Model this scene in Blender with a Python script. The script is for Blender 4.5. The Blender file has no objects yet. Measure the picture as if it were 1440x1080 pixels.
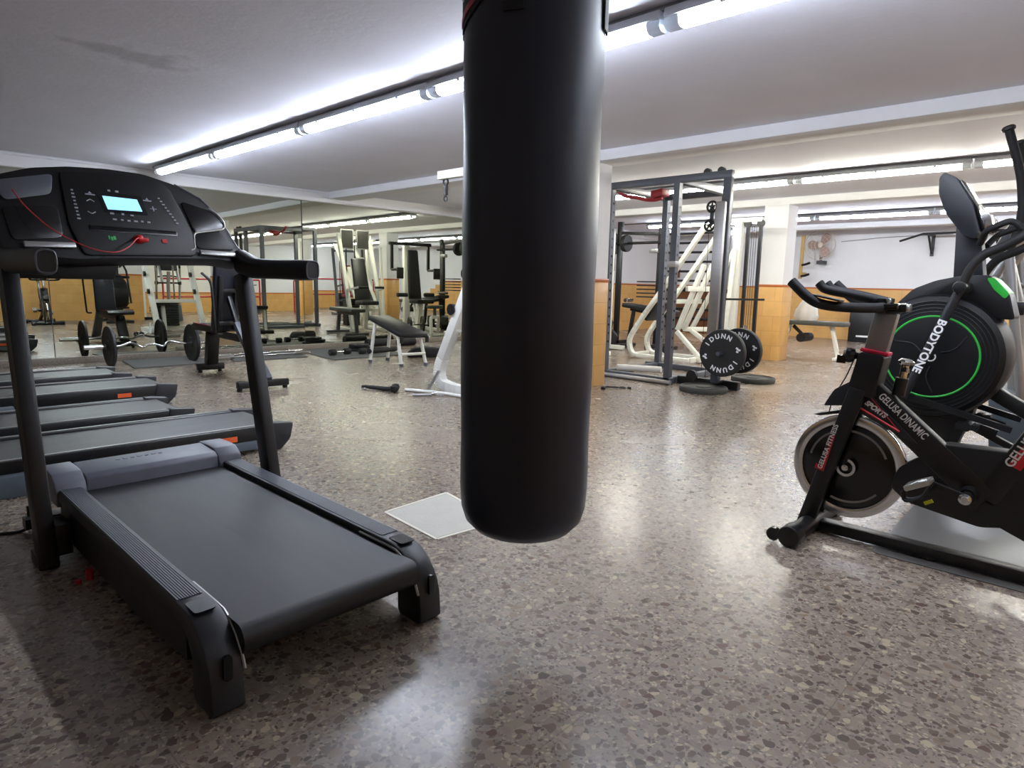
import bpy, bmesh, math, random
from mathutils import Vector, Matrix, Euler
from math import sin, cos, pi, radians

scene = bpy.context.scene
COL = scene.collection
random.seed(7)

# ------------------------------------------------------------------ camera
cam_data = bpy.data.cameras.new('camera')
cam_data.sensor_fit = 'HORIZONTAL'
cam_data.sensor_width = 36.0
cam_data.lens = 36.0 * 907.0 / 1440.0
cam_data.clip_start = 0.02
cam_data.clip_end = 100
cam = bpy.data.objects.new('camera', cam_data)
COL.objects.link(cam)
_yaw, _pitch, _roll = radians(43.43), radians(-8.80), radians(1.22)
_f = Vector((cos(_yaw) * cos(_pitch), sin(_yaw) * cos(_pitch), sin(_pitch)))
_r0 = Vector((sin(_yaw), -cos(_yaw), 0))
_u0 = _r0.cross(_f)
_r = _r0 * cos(_roll) + _u0 * sin(_roll)
_u = -_r0 * sin(_roll) + _u0 * cos(_roll)
cam.matrix_world = Matrix(((_r.x, _u.x, -_f.x, 0), (_r.y, _u.y, -_f.y, 0), (_r.z, _u.z, -_f.z, 0.98), (0, 0, 0, 1)))
scene.camera = cam

# ------------------------------------------------------------------ world and exposure
world = bpy.data.worlds.new('world')
scene.world = world
world.use_nodes = True
world.node_tree.nodes['Background'].inputs[0].default_value = (0.75, 0.8, 0.9, 1)
world.node_tree.nodes['Background'].inputs[1].default_value = 0.02
vs = scene.view_settings
vs.view_transform = 'Standard'
vs.look = 'None'
vs.gamma = 1.0
vs.use_curve_mapping = False
vs.exposure = 0.22
LAMP = 58.0          # strength of the fluorescent diffusers
ROWS = [(2.68, (0.80, 0.87, 1.0), 0.95), (7.25, (1.0, 0.98, 0.86), 1.1), (11.1, (0.84, 0.90, 1.0), 1.1)]   # x, tint, relative strength

# ------------------------------------------------------------------ materials
def lin(h):
    h = h.lstrip('#')
    c = [int(h[i:i + 2], 16) / 255 for i in (0, 2, 4)]
    return tuple(x / 12.92 if x <= 0.04045 else ((x + 0.055) / 1.055) ** 2.4 for x in c) + (1,)

def new_mat(name):
    m = bpy.data.materials.new(name)
    m.use_nodes = True
    nt = m.node_tree
    return m, nt, nt.nodes['Principled BSDF']

def N(nt, t, **kw):
    n = nt.nodes.new(t)
    for k, v in kw.items():
        setattr(n, k, v)
    return n

def mat(name, col, rough=0.5, metal=0.0, var=0.12, scale=9.0, bump=0.0, bscale=120.0, spec=0.5, stretch=None, coat=0.0):
    """Principled surface whose colour and roughness vary with noise; optional fine bump."""
    m, nt, b = new_mat(name)
    c = lin(col) if isinstance(col, str) else tuple(col) + (1,)
    tc = N(nt, 'ShaderNodeTexCoord')
    mp = N(nt, 'ShaderNodeMapping')
    if stretch:
        mp.inputs['Scale'].default_value = stretch
    nt.links.new(tc.outputs['Object'], mp.inputs[0])
    no = N(nt, 'ShaderNodeTexNoise')
    no.inputs['Scale'].default_value = scale
    no.inputs['Detail'].default_value = 4
    nt.links.new(mp.outputs[0], no.inputs['Vector'])
    mix = N(nt, 'ShaderNodeMix', data_type='RGBA')
    mix.inputs['A'].default_value = tuple(x * (1 - var) for x in c[:3]) + (1,)
    mix.inputs['B'].default_value = tuple(min(1, x * (1 + var)) for x in c[:3]) + (1,)
    nt.links.new(no.outputs['Fac'], mix.inputs['Factor'])
    nt.links.new(mix.outputs['Result'], b.inputs['Base Color'])
    mr = N(nt, 'ShaderNodeMapRange')
    mr.inputs['To Min'].default_value = max(0.02, rough - 0.06)
    mr.inputs['To Max'].default_value = min(1, rough + 0.06)
    nt.links.new(no.outputs['Fac'], mr.inputs['Value'])
    nt.links.new(mr.outputs['Result'], b.inputs['Roughness'])
    b.inputs['Metallic'].default_value = metal
    b.inputs['Specular IOR Level'].default_value = spec
    b.inputs['Coat Weight'].default_value = coat
    if bump:
        n2 = N(nt, 'ShaderNodeTexNoise')
        n2.inputs['Scale'].default_value = bscale
        nt.links.new(mp.outputs[0], n2.inputs['Vector'])
        bp = N(nt, 'ShaderNodeBump')
        bp.inputs['Strength'].default_value = bump
        bp.inputs['Distance'].default_value = 0.004
        nt.links.new(n2.outputs['Fac'], bp.inputs['Height'])
        nt.links.new(bp.outputs[0], b.inputs['Normal'])
    return m

def emit_mat(name, col, strength):
    m, nt, b = new_mat(name)
    c = lin(col) if isinstance(col, str) else tuple(col) + (1,)
    b.inputs['Base Color'].default_value = c
    b.inputs['Emission Color'].default_value = c
    b.inputs['Emission Strength'].default_value = strength
    b.inputs['Roughness'].default_value = 0.3
    return m

def terrazzo():
    m, nt, b = new_mat('terrazzo')
    L = nt.links.new
    tc = N(nt, 'ShaderNodeTexCoord')
    # slightly warped coordinates so the chips are irregular
    wn = N(nt, 'ShaderNodeTexNoise'); wn.inputs['Scale'].default_value = 22
    L(tc.outputs['Object'], wn.inputs['Vector'])
    wv = N(nt, 'ShaderNodeVectorMath', operation='MULTIPLY_ADD')
    wv.inputs[1].default_value = (0.03, 0.03, 0.0)
    L(wn.outputs['Color'], wv.inputs[0]); L(tc.outputs['Object'], wv.inputs[2])
    def chips(scale, stops, edge):
        vo = N(nt, 'ShaderNodeTexVoronoi', feature='F1'); vo.inputs['Scale'].default_value = scale
        vo.inputs['Randomness'].default_value = 1.0
        L(wv.outputs[0], vo.inputs['Vector'])
        sp = N(nt, 'ShaderNodeSeparateColor'); L(vo.outputs['Color'], sp.inputs[0])
        rp = N(nt, 'ShaderNodeValToRGB'); rp.color_ramp.interpolation = 'CONSTANT'
        while len(rp.color_ramp.elements) < len(stops):
            rp.color_ramp.elements.new(0.5)
        for e, (p, c) in zip(rp.color_ramp.elements, stops):
            e.position = p; e.color = lin(c)
        L(sp.outputs[0], rp.inputs[0])
        # chip size varies with the cell: distance below a random limit
        lim = N(nt, 'ShaderNodeMath', operation='MULTIPLY_ADD')
        lim.inputs[1].default_value = edge[1]; lim.inputs[2].default_value = edge[0]
        L(sp.outputs[1], lim.inputs[0])
        lt = N(nt, 'ShaderNodeMath', operation='LESS_THAN')
        L(vo.outputs['Distance'], lt.inputs[0]); L(lim.outputs[0], lt.inputs[1])
        return rp.outputs[0], lt.outputs[0]
    big, bigf = chips(44, [(0, '#5f5249'), (0.16, '#8b7c71'), (0.34, '#9e8f80'), (0.48, '#6b5e53'), (0.60, '#918473'), (0.74, '#4c423b'), (0.84, '#b8aa8f'), (0.90, '#84705d'), (0.96, '#573d36')], (0.20, 0.48))
    sml, smlf = chips(115, [(0, '#807369'), (0.2, '#9b8e80'), (0.42, '#6c6055'), (0.58, '#b3a58c'), (0.72, '#877a69'), (0.86, '#564a42')], (0.34, 0.4))
    base = N(nt, 'ShaderNodeMix', data_type='RGBA')
    base.inputs['A'].default_value = lin('#8f8378')
    L(smlf, base.inputs['Factor']); L(sml, base.inputs['B'])
    top = N(nt, 'ShaderNodeMix', data_type='RGBA')
    L(bigf, top.inputs['Factor']); L(base.outputs['Result'], top.inputs['A']); L(big, top.inputs['B'])
    soft = N(nt, 'ShaderNodeMix', data_type='RGBA'); soft.inputs['Factor'].default_value = 0.22
    L(top.outputs['Result'], soft.inputs['A']); soft.inputs['B'].default_value = lin('#7f7469')
    # broad wear and dirt
    dn = N(nt, 'ShaderNodeTexNoise'); dn.inputs['Scale'].default_value = 1.3; dn.inputs['Detail'].default_value = 5
    L(tc.outputs['Object'], dn.inputs['Vector'])
    dr = N(nt, 'ShaderNodeMapRange'); dr.inputs['From Min'].default_value = 0.3; dr.inputs['From Max'].default_value = 0.7
    dr.inputs['To Min'].default_value = 0.82; dr.inputs['To Max'].default_value = 1.0
    L(dn.outputs['Fac'], dr.inputs['Value'])
    mul = N(nt, 'ShaderNodeVectorMath', operation='SCALE')
    L(soft.outputs['Result'], mul.inputs[0]); L(dr.outputs['Result'], mul.inputs['Scale'])
    # thin tile joints, 40 cm
    br = N(nt, 'ShaderNodeTexBrick'); br.offset = 0.0
    br.inputs['Scale'].default_value = 1.0
    br.inputs['Brick Width'].default_value = 0.4; br.inputs['Row Height'].default_value = 0.4
    br.inputs['Mortar Size'].default_value = 0.0018; br.inputs['Mortar Smooth'].default_value = 0.3
    L(tc.outputs['Object'], br.inputs['Vector'])
    jm = N(nt, 'ShaderNodeMix', data_type='RGBA')
    jf = N(nt, 'ShaderNodeMath', operation='MULTIPLY'); jf.inputs[1].default_value = 0.45
    L(br.outputs['Fac'], jf.inputs[0]); L(jf.outputs[0], jm.inputs['Factor'])
    L(mul.outputs[0], jm.inputs['A']); jm.inputs['B'].default_value = lin('#5b5148')
    L(jm.outputs['Result'], b.inputs['Base Color'])
    rr = N(nt, 'ShaderNodeMapRange'); rr.inputs['To Min'].default_value = 0.19; rr.inputs['To Max'].default_value = 0.33
    L(dn.outputs['Fac'], rr.inputs['Value']); L(rr.outputs['Result'], b.inputs['Roughness'])
    b.inputs['Specular IOR Level'].default_value = 0.55
    bn = N(nt, 'ShaderNodeTexNoise'); bn.inputs['Scale'].default_value = 14
    L(tc.outputs['Object'], bn.inputs['Vector'])
    bp = N(nt, 'ShaderNodeBump'); bp.inputs['Strength'].default_value = 0.06; bp.inputs['Distance'].default_value = 0.01
    L(bn.outputs['Fac'], bp.inputs['Height']); L(bp.outputs[0], b.inputs['Normal'])
    return m

def tile_mat():
    m, nt, b = new_mat('ochre_tile')
    L = nt.links.new
    tc = N(nt, 'ShaderNodeTexCoord'); sp = N(nt, 'ShaderNodeSeparateXYZ')
    L(tc.outputs['Object'], sp.inputs[0])
    ad = N(nt, 'ShaderNodeMath', operation='ADD'); L(sp.outputs[0], ad.inputs[0]); L(sp.outputs[1], ad.inputs[1])
    cb = N(nt, 'ShaderNodeCombineXYZ'); L(ad.outputs[0], cb.inputs[0]); L(sp.outputs[2], cb.inputs[1])
    br = N(nt, 'ShaderNodeTexBrick'); br.offset = 0.5
    br.inputs['Color1'].default_value = lin('#dbac6a'); br.inputs['Color2'].default_value = lin('#d3a261')
    br.inputs['Mortar'].default_value = lin('#b98a55')
    br.inputs['Scale'].default_value = 1.0
    br.inputs['Brick Width'].default_value = 0.31; br.inputs['Row Height'].default_value = 0.205
    br.inputs['Mortar Size'].default_value = 0.0022
    L(cb.outputs[0], br.inputs['Vector'])
    no = N(nt, 'ShaderNodeTexNoise'); no.inputs['Scale'].default_value = 6; no.inputs['Detail'].default_value = 5
    L(tc.outputs['Object'], no.inputs['Vector'])
    mr = N(nt, 'ShaderNodeMapRange'); mr.inputs['To Min'].default_value = 0.82; mr.inputs['To Max'].default_value = 1.14
    L(no.outputs['Fac'], mr.inputs['Value'])
    sc = N(nt, 'ShaderNodeVectorMath', operation='SCALE'); L(br.outputs['Color'], sc.inputs[0]); L(mr.outputs['Result'], sc.inputs['Scale'])
    L(sc.outputs[0], b.inputs['Base Color'])
    b.inputs['Roughness'].default_value = 0.28
    bp = N(nt, 'ShaderNodeBump'); bp.inputs['Strength'].default_value = 0.3; bp.inputs['Distance'].default_value = 0.002; bp.invert = True
    L(br.outputs['Fac'], bp.inputs['Height']); L(bp.outputs[0], b.inputs['Normal'])
    return m

def plaster(name, col, stain=False):
    m, nt, b = new_mat(name)
    L = nt.links.new
    tc = N(nt, 'ShaderNodeTexCoord')
    no = N(nt, 'ShaderNodeTexNoise'); no.inputs['Scale'].default_value = 2.2; no.inputs['Detail'].default_value = 6
    L(tc.outputs['Object'], no.inputs['Vector'])
    mix = N(nt, 'ShaderNodeMix', data_type='RGBA')
    c = lin(col)
    mix.inputs['A'].default_value = tuple(x * 0.92 for x in c[:3]) + (1,)
    mix.inputs['B'].default_value = tuple(min(1, x * 1.05) for x in c[:3]) + (1,)
    L(no.outputs['Fac'], mix.inputs['Factor'])
    out = mix.outputs['Result']
    if stain:                                     # an old damp patch with a flaking outline
        mp = N(nt, 'ShaderNodeMapping', vector_type='POINT')
        mp.inputs['Location'].default_value = stain['loc']; mp.inputs['Rotation'].default_value = (0, 0, stain['rot']); mp.inputs['Scale'].default_value = stain['scale']
        L(tc.outputs['Object'], mp.inputs[0])
        n2 = N(nt, 'ShaderNodeTexNoise'); n2.inputs['Scale'].default_value = 5; n2.inputs['Detail'].default_value = 6
        L(tc.outputs['Object'], n2.inputs['Vector'])
        ln = N(nt, 'ShaderNodeVectorMath', operation='LENGTH'); L(mp.outputs[0], ln.inputs[0])
        ad = N(nt, 'ShaderNodeMath', operation='MULTIPLY_ADD'); ad.inputs[1].default_value = 1.5
        L(n2.outputs['Fac'], ad.inputs[0]); L(ln.outputs['Value'], ad.inputs[2])
        rp = N(nt, 'ShaderNodeValToRGB')
        cr = rp.color_ramp
        cr.elements[0].position = 0.30; cr.elements[1].position = 0.80
        cr.elements.new(0.46); cr.elements.new(0.60)
        for e, v in zip(cr.elements, (0.74, 0.80, 1.06, 1.0)):
            e.color = (v, v, v * 0.98, 1)
        hl = N(nt, 'ShaderNodeMath', operation='MULTIPLY'); hl.inputs[1].default_value = 0.5
        L(ad.outputs[0], hl.inputs[0]); L(hl.outputs[0], rp.inputs[0])
        mm = N(nt, 'ShaderNodeVectorMath', operation='MULTIPLY'); L(out, mm.inputs[0]); L(rp.outputs[0], mm.inputs[1])
        out = mm.outputs[0]
    L(out, b.inputs['Base Color'])
    b.inputs['Roughness'].default_value = 0.75
    nb = N(nt, 'ShaderNodeTexNoise'); nb.inputs['Scale'].default_value = 26; nb.inputs['Detail'].default_value = 6
    L(tc.outputs['Object'], nb.inputs['Vector'])
    bp = N(nt, 'ShaderNodeBump'); bp.inputs['Strength'].default_value = 0.25; bp.inputs['Distance'].default_value = 0.006
    L(nb.outputs['Fac'], bp.inputs['Height']); L(bp.outputs[0], b.inputs['Normal'])
    return m

def plain(name, col, rough, metal=0.0, alpha=None, trans=0.0):
    m, nt, b = new_mat(name)
    b.inputs['Base Color'].default_value = lin(col)
    b.inputs['Roughness'].default_value = rough
    b.inputs['Metallic'].default_value = metal
    b.inputs['Transmission Weight'].default_value = trans
    return m

M = dict(
    console=mat('matte_black_console', '#08090c', 0.5, bump=0.05, bscale=400, spec=0.35),
    floor=terrazzo(), tile=tile_mat(), tile_cap=mat('tile_border', '#b4632f', 0.3, var=0.15, scale=20),
    wall=plaster('white_wall', '#e6e6e8'), ceiling=plaster('ceiling_plaster', '#e8e9f7', dict(loc=(-1.62, -10.6, 0), rot=0.0, scale=(1.25, 2.5, 0.0))),
    mirror=plain('silvered_mirror', '#ced2c4', 0.0, 1.0),
    stone=mat('speckled_stone', '#7d7468', 0.5, var=0.6, scale=70),
    hatch=mat('cement_patch', '#b3b0a6', 0.6, var=0.14, scale=12, bump=0.3, bscale=60), hatch_edge=mat('pale_metal_edge', '#d5cfc0', 0.45),
    black=mat('black_plastic', '#0e0f12', 0.42, bump=0.08, bscale=400), black_gloss=mat('glossy_black_plastic', '#0a0b0d', 0.22),
    soft=mat('soft_black_foam', '#0e0e10', 0.7, bump=0.15, bscale=250), rubber=mat('black_rubber', '#151515', 0.65, var=0.25, bump=0.2, bscale=160),
    steelblack=mat('black_powder_coat', '#0e0e10', 0.40, bump=0.06, bscale=500), darkgrey=mat('dark_grey_plastic', '#1f2127', 0.45, bump=0.06, bscale=400),
    hood=mat('slate_grey_plastic', '#646873', 0.45, var=0.2, scale=14), slate=mat('blue_grey_metal', '#535d66', 0.5),
    rib=mat('ribbed_grey_plastic', '#5c5f69', 0.40), belt=mat('running_belt', '#1d1e21', 0.5, var=0.35, scale=5, stretch=(6, 0.6, 1), bump=0.15, bscale=300),
    beltx=mat('running_belt_worn', '#2b2c2e', 0.42, var=0.3, scale=5, stretch=(0.6, 6, 1), bump=0.15, bscale=300),
    leather=mat('black_bag_vinyl', '#1c1e2a', 0.42, var=0.25, scale=3, bump=0.25, bscale=7, spec=0.4), vinyl=mat('black_upholstery', '#16171a', 0.42, var=0.2, bump=0.2, bscale=80),
    navy=mat('navy_upholstery', '#121623', 0.45, bump=0.2, bscale=80), maroon=mat('maroon_upholstery', '#6e1f33', 0.5),
    greyv=mat('grey_upholstery', '#4c4f4c', 0.5), white=mat('white_enamel', '#e6e6df', 0.35, var=0.06), white_worn=mat('worn_white_enamel', '#dcdcd2', 0.4, var=0.12, scale=18),
    grey=mat('grey_enamel', '#4b4f58', 0.38), silver=mat('silver_paint', '#a3a3a3', 0.35, metal=0.6), alu=mat('brushed_aluminium', '#9c9a98', 0.38, metal=0.9, stretch=(1, 1, 12)),
    chrome=mat('chrome', '#cfcfcf', 0.16, metal=1.0), iron=mat('black_iron', '#1b1b1c', 0.5, var=0.3, scale=30, bump=0.15, bscale=100), worn_rubber=mat('dusty_rubber', '#3d3d3a', 0.7, var=0.35, scale=18),
    red=mat('red_plastic', '#c8171c', 0.35), redpaint=mat('red_enamel', '#a02028', 0.4), crimson=mat('crimson_rubber', '#c0193c', 0.45), orange=mat('orange_tag', '#e8622a', 0.5),
    green=mat('green_trim', '#2fae3e', 0.35), yellow=mat('yellow_label', '#c9cc2c', 0.5), ink=mat('white_lettering', '#e8e8e8', 0.5), faint=mat('faded_lettering', '#7b808a', 0.5),
    redink=mat('red_lettering', '#c3222c', 0.5), greenink=mat('green_lettering', '#2f9b55', 0.5), dim=mat('grey_printed_symbols', '#9aa0ab', 0.5), arc=mat('grey_disc_arcs', '#84837f', 0.4),
    wood=mat('pale_wood', '#b99a5c', 0.55, stretch=(8, 8, 0.6)), brown=mat('brown_wood', '#7a4a2a', 0.5, stretch=(1, 6, 1)),
    bikemat=mat('pale_grey_mat', '#5b5957', 0.32, var=0.15, scale=6), mat_=mat('grey_rubber_mat', '#565754', 0.75, var=0.2, scale=40, bump=0.2, bscale=90), cloth=mat('white_cloth', '#d9d7d2', 0.85, bump=0.3, bscale=30),
    housing=plain('light_housing', '#b9bcc0', 0.45), clear=plain('clear_end_cap', '#e2e6ea', 0.25, trans=0.5), screen=emit_mat('blue_screen', '#8fd0f6', 1.0),
    fan=mat('beige_plastic', '#c9bcae', 0.5), blade=mat('rosy_fan_blade', '#a58a80', 0.4), paper=mat('grey_poster_print', '#2b2927', 0.6, var=0.7, scale=14), conduit=mat('grey_conduit', '#8d8d90', 0.5),
    pedal=mat('cast_aluminium', '#b7b6b2', 0.3, metal=0.8), stack=mat('black_weight_plates', '#17181a', 0.4), sticker=mat('red_sticker', '#b3262a', 0.4),
)
for i, (x, c, k) in enumerate(ROWS):
    M['lamp%d' % i] = emit_mat('fluorescent_diffuser', c, LAMP * k)

# ------------------------------------------------------------------ mesh helpers
def V(*a):
    return Vector(a[0]) if len(a) == 1 else Vector(a)

class MB:
    """collects shapes into one bmesh; .build() links them as ONE mesh object"""
    def __init__(s, root=None):
        s.bm = bmesh.new()
        s.off = Vector(root.location) if root is not None else Vector((0, 0, 0))
        s.root = root
        s.mi = 0
    def _face(s, vs):
        try:
            s.bm.faces.new(vs).material_index = s.mi
        except ValueError:
            pass
    def hexa(s, pts):
        v = [s.bm.verts.new(p) for p in pts]
        for f in ((0, 3, 2, 1), (4, 5, 6, 7), (0, 1, 5, 4), (1, 2, 6, 5), (2, 3, 7, 6), (3, 0, 4, 7)):
            s._face([v[i] for i in f])
        return s
    def box(s, lo, hi):
        (a, b, c), (d, e, f) = lo, hi
        return s.hexa([(a, b, c), (d, b, c), (d, e, c), (a, e, c), (a, b, f), (d, b, f), (d, e, f), (a, e, f)])
    def cbox(s, c, size, rot=(0, 0, 0)):
        R = Euler(rot).to_matrix(); c = V(c); h = V(size) / 2
        P = [(-1, -1, -1), (1, -1, -1), (1, 1, -1), (-1, 1, -1), (-1, -1, 1), (1, -1, 1), (1, 1, 1), (-1, 1, 1)]
        return s.hexa([c + R @ Vector((p[0] * h.x, p[1] * h.y, p[2] * h.z)) for p in P])
    def bar(s, p0, p1, w, h, up=(0, 0, 1), w1=None, h1=None):
        """rectangular bar from p0 to p1, w across, h along 'up'"""
        p0, p1 = V(p0), V(p1); d = (p1 - p0).normalized(); up = V(up)
        x = d.cross(up)
        if x.length < 1e-4:
            x = d.cross(Vector((1, 0, 0)))
        x.normalize(); z = x.cross(d)
        w1 = w if w1 is None else w1; h1 = h if h1 is None else h1
        q = []
        for p, ww, hh in ((p0, w, h), (p1, w1, h1)):
            q += [p - x * ww / 2 - z * hh / 2, p + x * ww / 2 - z * hh / 2, p + x * ww / 2 + z * hh / 2, p - x * ww / 2 + z * hh / 2]
        return s.hexa(q)
    def path(s, pts, w, h, up=(0, 0, 1)):
        for a, b in zip(pts, pts[1:]):
            s.bar(a, b, w, h, up)
        return s
    def tube(s, pts, r, seg=10, closed=False, cap=True):
        pts = [V(p) for p in pts]; n = len(pts)
        rs = r if isinstance(r, (list, tuple)) else [r] * n
        T = []
        for i in range(n):
            a = pts[(i - 1) % n] if (closed or i > 0) else pts[i]
            b = pts[(i + 1) % n] if (closed or i < n - 1) else pts[i]
            T.append((b - a).normalized())
        x = T[0].orthogonal().normalized()
        rings = []
        for i in range(n):
            x = (x - T[i] * x.dot(T[i]))
            if x.length < 1e-6:
                x = T[i].orthogonal()
            x.normalize(); y = T[i].cross(x)
            rings.append([s.bm.verts.new(pts[i] + (x * cos(2 * pi * k / seg) + y * sin(2 * pi * k / seg)) * rs[i]) for k in range(seg)])
        m = n if closed else n - 1
        for i in range(m):
            A, B = rings[i], rings[(i + 1) % n]
            sh = 0
            if closed and i == n - 1:
                sh = min(range(seg), key=lambda q: (A[0].co - B[q].co).length)
            for k in range(seg):
                s._face([A[k], A[(k + 1) % seg], B[(k + 1 + sh) % seg], B[(k + sh) % seg]])
        if cap and not closed:
            s._face(rings[0][::-1]); s._face(rings[-1])
        return s
    def cyl(s, p0, p1, r, r1=None, seg=20):
        return s.tube([p0, p1], [r, r if r1 is None else r1], seg)
    def lathe(s, c, axis, prof, seg=28):
        """prof: list of (distance along axis, radius)"""
        c = V(c); ax = V(axis).normalized(); x = ax.orthogonal().normalized(); y = ax.cross(x)
        rings = []
        for h, r in prof:
            if r < 1e-5:
                rings.append([s.bm.verts.new(c + ax * h)])
            else:
                rings.append([s.bm.verts.new(c + ax * h + (x * cos(2 * pi * k / seg) + y * sin(2 * pi * k / seg)) * r) for k in range(seg)])
        for A, B in zip(rings, rings[1:]):
            for k in range(seg):
                a = A if len(A) == 1 else [A[k], A[(k + 1) % seg]]
                b = B if len(B) == 1 else [B[(k + 1) % seg], B[k]]
                if len(a) + len(b) > 2:
                    s._face(a + b)
        if len(rings[0]) > 1: s._face(rings[0][::-1])
        if len(rings[-1]) > 1: s._face(rings[-1])
        return s
    def ring(s, c, axis, R, w, t, seg=48, a0=0.0, a1=2 * pi, ref=None):
        """flat ring (or arc) of outer radius R, radial width w, thickness t along axis"""
        c = V(c); ax = V(axis).normalized()
        x = V(ref).normalized() if ref else ax.orthogonal().normalized(); y = ax.cross(x)
        full = abs(a1 - a0 - 2 * pi) < 1e-6
        n = seg if full else max(3, int(seg * (a1 - a0) / (2 * pi)))
        rs = []
        for k in range(n if full else n + 1):
            a = a0 + (a1 - a0) * k / n
            d = x * cos(a) + y * sin(a)
            rs.append([s.bm.verts.new(c + d * rr + ax * h) for rr, h in ((R, -t / 2), (R, t / 2), (R - w, t / 2), (R - w, -t / 2))])
        m = len(rs)
        for i in range(m if full else m - 1):
            A, B = rs[i], rs[(i + 1) % m]
            for k in range(4):
                s._face([A[k], A[(k + 1) % 4], B[(k + 1) % 4], B[k]])
        if not full:
            s._face(rs[0]); s._face(rs[-1][::-1])
        return s
    def torus(s, c, axis, R, r, seg=40, rs=10):
        c = V(c); ax = V(axis).normalized(); x = ax.orthogonal().normalized(); y = ax.cross(x)
        return s.tube([c + (x * cos(2 * pi * k / seg) + y * sin(2 * pi * k / seg)) * R for k in range(seg)], r, rs, closed=True)
    def prism(s, poly, f, lo, hi):
        """closed 2D polygon extruded between lo and hi; f maps (a, b, depth) to a point"""
        A = [s.bm.verts.new(f(a, b, lo)) for a, b in poly]
        B = [s.bm.verts.new(f(a, b, hi)) for a, b in poly]
        n = len(poly)
        s._face(A[::-1]); s._face(B)
        for i in range(n):
            s._face([A[i], A[(i + 1) % n], B[(i + 1) % n], B[i]])
        return s
    def build(s, name, material, parent=None, bev=0.0, ang=38, seg=2):
        bm = s.bm
        par = parent if parent is not None else s.root
        if s.off.length:
            bmesh.ops.translate(bm, verts=bm.verts, vec=-s.off)
        bmesh.ops.recalc_face_normals(bm, faces=bm.faces)
        if bev > 0:
            ed = [e for e in bm.edges if len(e.link_faces) == 2 and e.calc_face_angle(0) > radians(25)]
            try:
                bmesh.ops.bevel(bm, geom=ed, offset=bev, offset_type='OFFSET', segments=seg, profile=0.5, affect='EDGES', clamp_overlap=True)
            except Exception:
                pass
        me = bpy.data.meshes.new(name)
        bm.to_mesh(me); bm.free()
        for p in me.polygons:
            p.use_smooth = True
        me.set_sharp_from_angle(angle=radians(ang))
        for mm in (material if isinstance(material, (list, tuple)) else [material]):
            me.materials.append(mm)
        o = bpy.data.objects.new(name, me)
        COL.objects.link(o)
        if par is not None:
            o.parent = par
        return o

def arcpath(pts, rad=0.03, n=5):
    """polyline with its inner corners rounded"""
    pts = [V(p) for p in pts]
    out = [pts[0]]
    for a, b, c in zip(pts, pts[1:], pts[2:]):
        r = min(rad, (a - b).length * 0.45, (c - b).length * 0.45)
        p, q = b + (a - b).normalized() * r, b + (c - b).normalized() * r
        for k in range(n + 1):
            t = k / n
            out.append(p * (1 - t) ** 2 + b * 2 * t * (1 - t) + q * t * t)
    out.append(pts[-1])
    return out

def spline(pts, n=6):
    """Catmull-Rom through the points"""
    pts = [V(p) for p in pts]
    P = [pts[0] * 2 - pts[1]] + pts + [pts[-1] * 2 - pts[-2]]
    out = []
    for i in range(1, len(P) - 2):
        a, b, c, d = P[i - 1:i + 3]
        for k in range(n):
            t = k / n
            out.append(0.5 * ((2 * b) + (c - a) * t + (2 * a - 5 * b + 4 * c - d) * t * t + (3 * b - a - 3 * c + d) * t ** 3))
    out.append(pts[-1])
    return out

def round_poly(pts, rad, n=4):
    """closed 2D polygon with rounded corners"""
    out = []
    m = len(pts)
    for i in range(m):
        a, b, c = Vector(pts[i - 1]), Vector(pts[i]), Vector(pts[(i + 1) % m])
        r = min(rad, (a - b).length * 0.45, (c - b).length * 0.45)
        p, q = b + (a - b).normalized() * r, b + (c - b).normalized() * r
        for k in range(n + 1):
            t = k / n
            v = p * (1 - t) ** 2 + b * 2 * t * (1 - t) + q * t * t
            out.append((v.x, v.y))
    return out

YZ = lambda a, b, d: (d, a, b)
XZ = lambda a, b, d: (a, d, b)
XY = lambda a, b, d: (a, b, d)

def tag(o, label=None, cat=None, group=None, kind=None):
    if label: o['label'] = label
    if cat: o['category'] = cat
    if group: o['group'] = group
    if kind: o['kind'] = kind
    return o

def thing(name, loc, label, cat, group=None, rz=0.0):
    o = bpy.data.objects.new(name, None)
    o.empty_display_size = 0.1
    o.location = loc
    o.rotation_euler = (0, 0, rz)
    COL.objects.link(o)
    return tag(o, label, cat, group)

def struct(mb, name, material, bev=0.0, label=None, cat=None):
    return tag(mb.build(name, material, bev=bev), label, cat, kind='structure')

def copy_tree(o, parent=None):
    c = o.copy()
    COL.objects.link(c)
    if parent is not None:
        c.parent = parent
    for ch in list(o.children):
        copy_tree(ch, c)
    return c

def lettering(text, size, matrix, material, parent, name='lettering', depth=0.0008, spacing=1.0, shear=0.0, bold=0.0, sx=1.0, label=None):
    """flat raised letters; matrix places the text plane (x right, y up) in the parent's space"""
    cu = bpy.data.curves.new(name, 'FONT')
    cu.body = text; cu.size = size; cu.extrude = depth; cu.align_x = 'CENTER'; cu.align_y = 'CENTER'
    cu.space_character = spacing; cu.shear = shear; cu.offset = bold
    t = bpy.data.objects.new(name, cu)
    COL.objects.link(t)
    bpy.context.view_layer.update()
    me = bpy.data.meshes.new_from_object(t.evaluated_get(bpy.context.evaluated_depsgraph_get()))
    bpy.data.objects.remove(t)
    bpy.data.curves.remove(cu)
    me.transform(Matrix.Diagonal((sx, 1, 1, 1)))
    me.transform(matrix)
    me.name = name
    me.materials.clear(); me.materials.append(material)
    o = bpy.data.objects.new(name, me)
    COL.objects.link(o)
    o.parent = parent
    if label: o['label'] = label
    return o

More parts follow.
